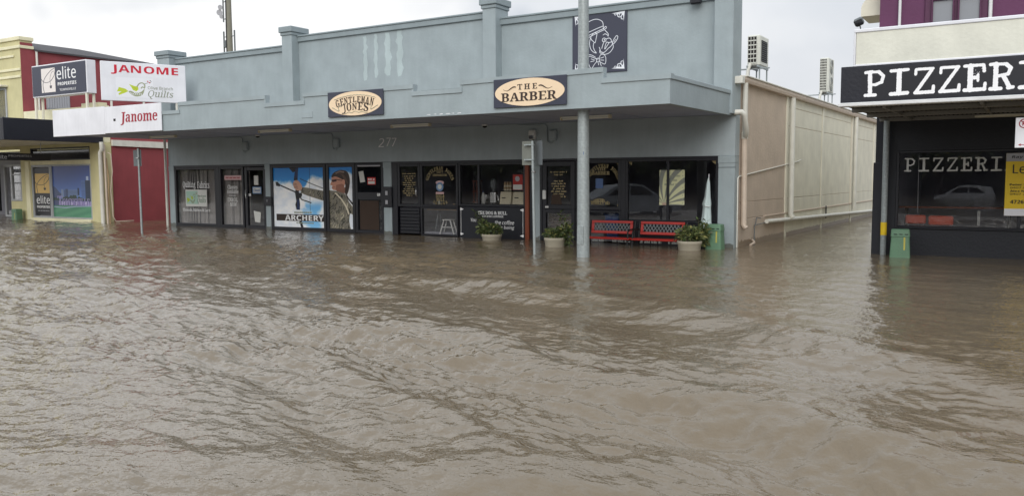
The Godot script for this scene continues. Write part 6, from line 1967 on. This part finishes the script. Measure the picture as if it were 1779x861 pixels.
func build_car(called: String, label: String, paint: String, at: Vector3, turn: float, hatch: bool) -> void:
	var o := thing(called, label, "car", at, turn)
	var L := 2.2 if not hatch else 1.95
	# side outline of the body; x forward
	var low := [Vector2(-L, 0.35), Vector2(-L + 0.05, 0.85), Vector2(-L + 0.35, 0.95), Vector2(1.0, 0.93), Vector2(L - 0.25, 0.78), Vector2(L, 0.55), Vector2(L - 0.05, 0.28), Vector2(-L + 0.1, 0.26)]
	put("body", prism_mesh(low, -0.85, 0.85), M[paint], o, true)
	var roof := [Vector2(-1.75, 0.93), Vector2(-1.0, 1.38), Vector2(0.0, 1.45), Vector2(0.35, 1.40), Vector2(1.15, 0.93)]
	if hatch:
		roof = [Vector2(-1.85, 0.93), Vector2(-1.65, 1.40), Vector2(-0.2, 1.52), Vector2(0.35, 1.45), Vector2(1.1, 0.93)]
	put("cabin", prism_mesh(roof, -0.70, 0.70), M[paint], o, true)
	for s in [-1.0, 1.0]:
		var w1 := [Vector2(-1.35, 0.97), Vector2(-0.85, 1.32), Vector2(-0.35, 1.36), Vector2(-0.35, 0.97)]
		var w2 := [Vector2(-0.28, 0.97), Vector2(-0.28, 1.36), Vector2(0.28, 1.34), Vector2(0.92, 0.97)]
		put("side_window", prism_mesh(w1, 0.0, 0.01 * s, Transform3D(Basis.IDENTITY, Vector3(0, 0, 0.701 * s))), M.glass_car, o, true)
		put("side_window", prism_mesh(w2, 0.0, 0.01 * s, Transform3D(Basis.IDENTITY, Vector3(0, 0, 0.701 * s))), M.glass_car, o, true)
		for x in [-1.3 if not hatch else -1.2, 1.35 if not hatch else 1.2]:
			var wh := put("wheel", tube_mesh([Vector3(x, 0.31, 0.66 * s), Vector3(x, 0.31, 0.87 * s)], 0.32, 20), M.tyre, o, true)
			put("rim", tube_mesh([Vector3(x, 0.31, 0.871 * s), Vector3(x, 0.31, 0.885 * s)], 0.20, 16), M.steel, wh, true)
		put("door_mirror", box_mesh(0.72, 0.9, 0.95, 1.07, 0.75 * s - 0.08, 0.75 * s + 0.14, 0.03), M[paint], o, true)
		put("headlight", box_mesh(L - 0.28, L - 0.1, 0.60, 0.72, 0.5 * s - 0.16, 0.5 * s + 0.16, 0.03), M.plastic_white, o, true)
	put("windscreen", prism_mesh([Vector2(0.36, 1.39), Vector2(0.38, 1.41), Vector2(1.17, 0.95), Vector2(1.14, 0.935)], -0.62, 0.62), M.glass_car, o, true)

func build_far_side() -> void:
	build_car("parked_car", "silver grey sedan mirrored in the barber's window", "car_silver", Vector3(-15.4, -0.15, 15.3), -atan2(0.8, 0.6), false)
	build_car("parked_car", "white hatchback mirrored in the pizzeria window", "car_white", Vector3(-4.8, -0.6, 49.0), PI, true)
	var b := thing("brick_shop_row", "dark brick shop row across the street, mirrored in the shop windows", "building", Vector3(-50, 0, 62))
	put("wall", box_mesh(-150, 60, -0.5, 6.2, 62, 74, 0.0), M.brick_far, b)
	put("awning", box_mesh(-150, 60, 2.9, 3.5, 58.5, 61.99, 0.02), M.navy_fascia, b)
	for k in 20:
		put("shop_window", box_mesh(-146 + k * 10, -139 + k * 10, 0.5, 2.5, 61.9, 61.995, 0.0), M.glass_car, b)
	for k in 12:
		var at := Vector3(-112 + k * 10.5 + rng.randf_range(-2, 2), -0.45, 55 + rng.randf_range(-1.5, 1.5))
		var t := thing("street_tree", "broad dark street tree across the road, mirrored in the shop windows", "tree", at, 0.0, "street trees across the road")
		put("trunk", tube_mesh([Vector3.ZERO, Vector3(0.1, 1.5, 0), Vector3(0.2, 3.2, 0.1)], [0.28, 0.2, 0.12], 8), M.trunk, t, true)
		for j in 4:
			var a := j * 1.7 + k
			put("limb", tube_mesh([Vector3(0.1, 1.5, 0), Vector3(cos(a) * 1.2, 2.8, sin(a) * 1.2), Vector3(cos(a) * 2.4, 3.8, sin(a) * 2.4)], [0.12, 0.08, 0.03], 6), M.trunk, t, true)
		var st := mb()
		for j in 7:
			var a := j * 0.9 + k
			st.append_from(leafy(Vector3(cos(a) * 2.2 * (j % 3) / 2.0, 0, sin(a) * 2.2 * (j % 3) / 2.0), 170, 2.2, 1.3, 3.1 + (j % 4) * 0.5, 0.55, 0.2).commit(), 0, Transform3D.IDENTITY)
		var cr := put("crown", st, M.leaf, t, true)
		cr.set_meta("kind", "stuff")

func build_footpath() -> void:
	var st := mb()
	bx(st, Vector3(-60, -0.74, -20), Vector3(-29.9, -0.32, 4.4))
	bx(st, Vector3(-29.899, -0.74, -20), Vector3(20, -0.32, 4.4))
	var o := put("footpath", fin(st), M.road)
	o.set_meta("kind", "structure")
	o.set_meta("label", "raised footpath under the water along the shops")

# ---------------------------------------------------------------- scene
func _ready() -> void:
	rng.seed = 4177
	# camera
	var cam := Camera3D.new()
	cam.name = "camera"
	add_child(cam)
	cam.position = Vector3(0, 1.6, 18.78)
	cam.rotation = Vector3(deg_to_rad(-4.731), deg_to_rad(32.077), deg_to_rad(-0.292))
	cam.fov = 32.54
	cam.near = 0.1
	cam.far = 2000.0
	cam.current = true
	# overcast sky
	var env := Environment.new()
	env.background_mode = Environment.BG_SKY
	var pm := PanoramaSkyMaterial.new()
	pm.panorama = cloud_sky()
	var sky := Sky.new()
	sky.sky_material = pm
	env.sky = sky
	env.background_energy_multiplier = 1.0
	env.tonemap_mode = Environment.TONE_MAPPER_LINEAR
	env.tonemap_exposure = 1.3
	env.sdfgi_enabled = true
	env.ssao_enabled = true
	env.ssil_enabled = true
	var we := WorldEnvironment.new()
	we.name = "sky"
	we.environment = env
	add_child(we)
	# weak sun behind the cloud
	var sun := DirectionalLight3D.new()
	sun.name = "sun"
	add_child(sun)
	sun.rotation = Vector3(deg_to_rad(-30), deg_to_rad(24), 0)
	sun.light_energy = 0.38
	sun.light_angular_distance = 40.0
	sun.light_color = Color(1.0, 0.985, 0.96)
	sun.shadow_enabled = true
	make_materials()
	make_fonts()
	build_ground()
	build_footpath()
	build_water()
	build_grey_shops()
	build_cream_shop()
	build_pizzeria()
	build_signs()
	build_fittings()
	build_street()
	build_mast()
	build_far_side()
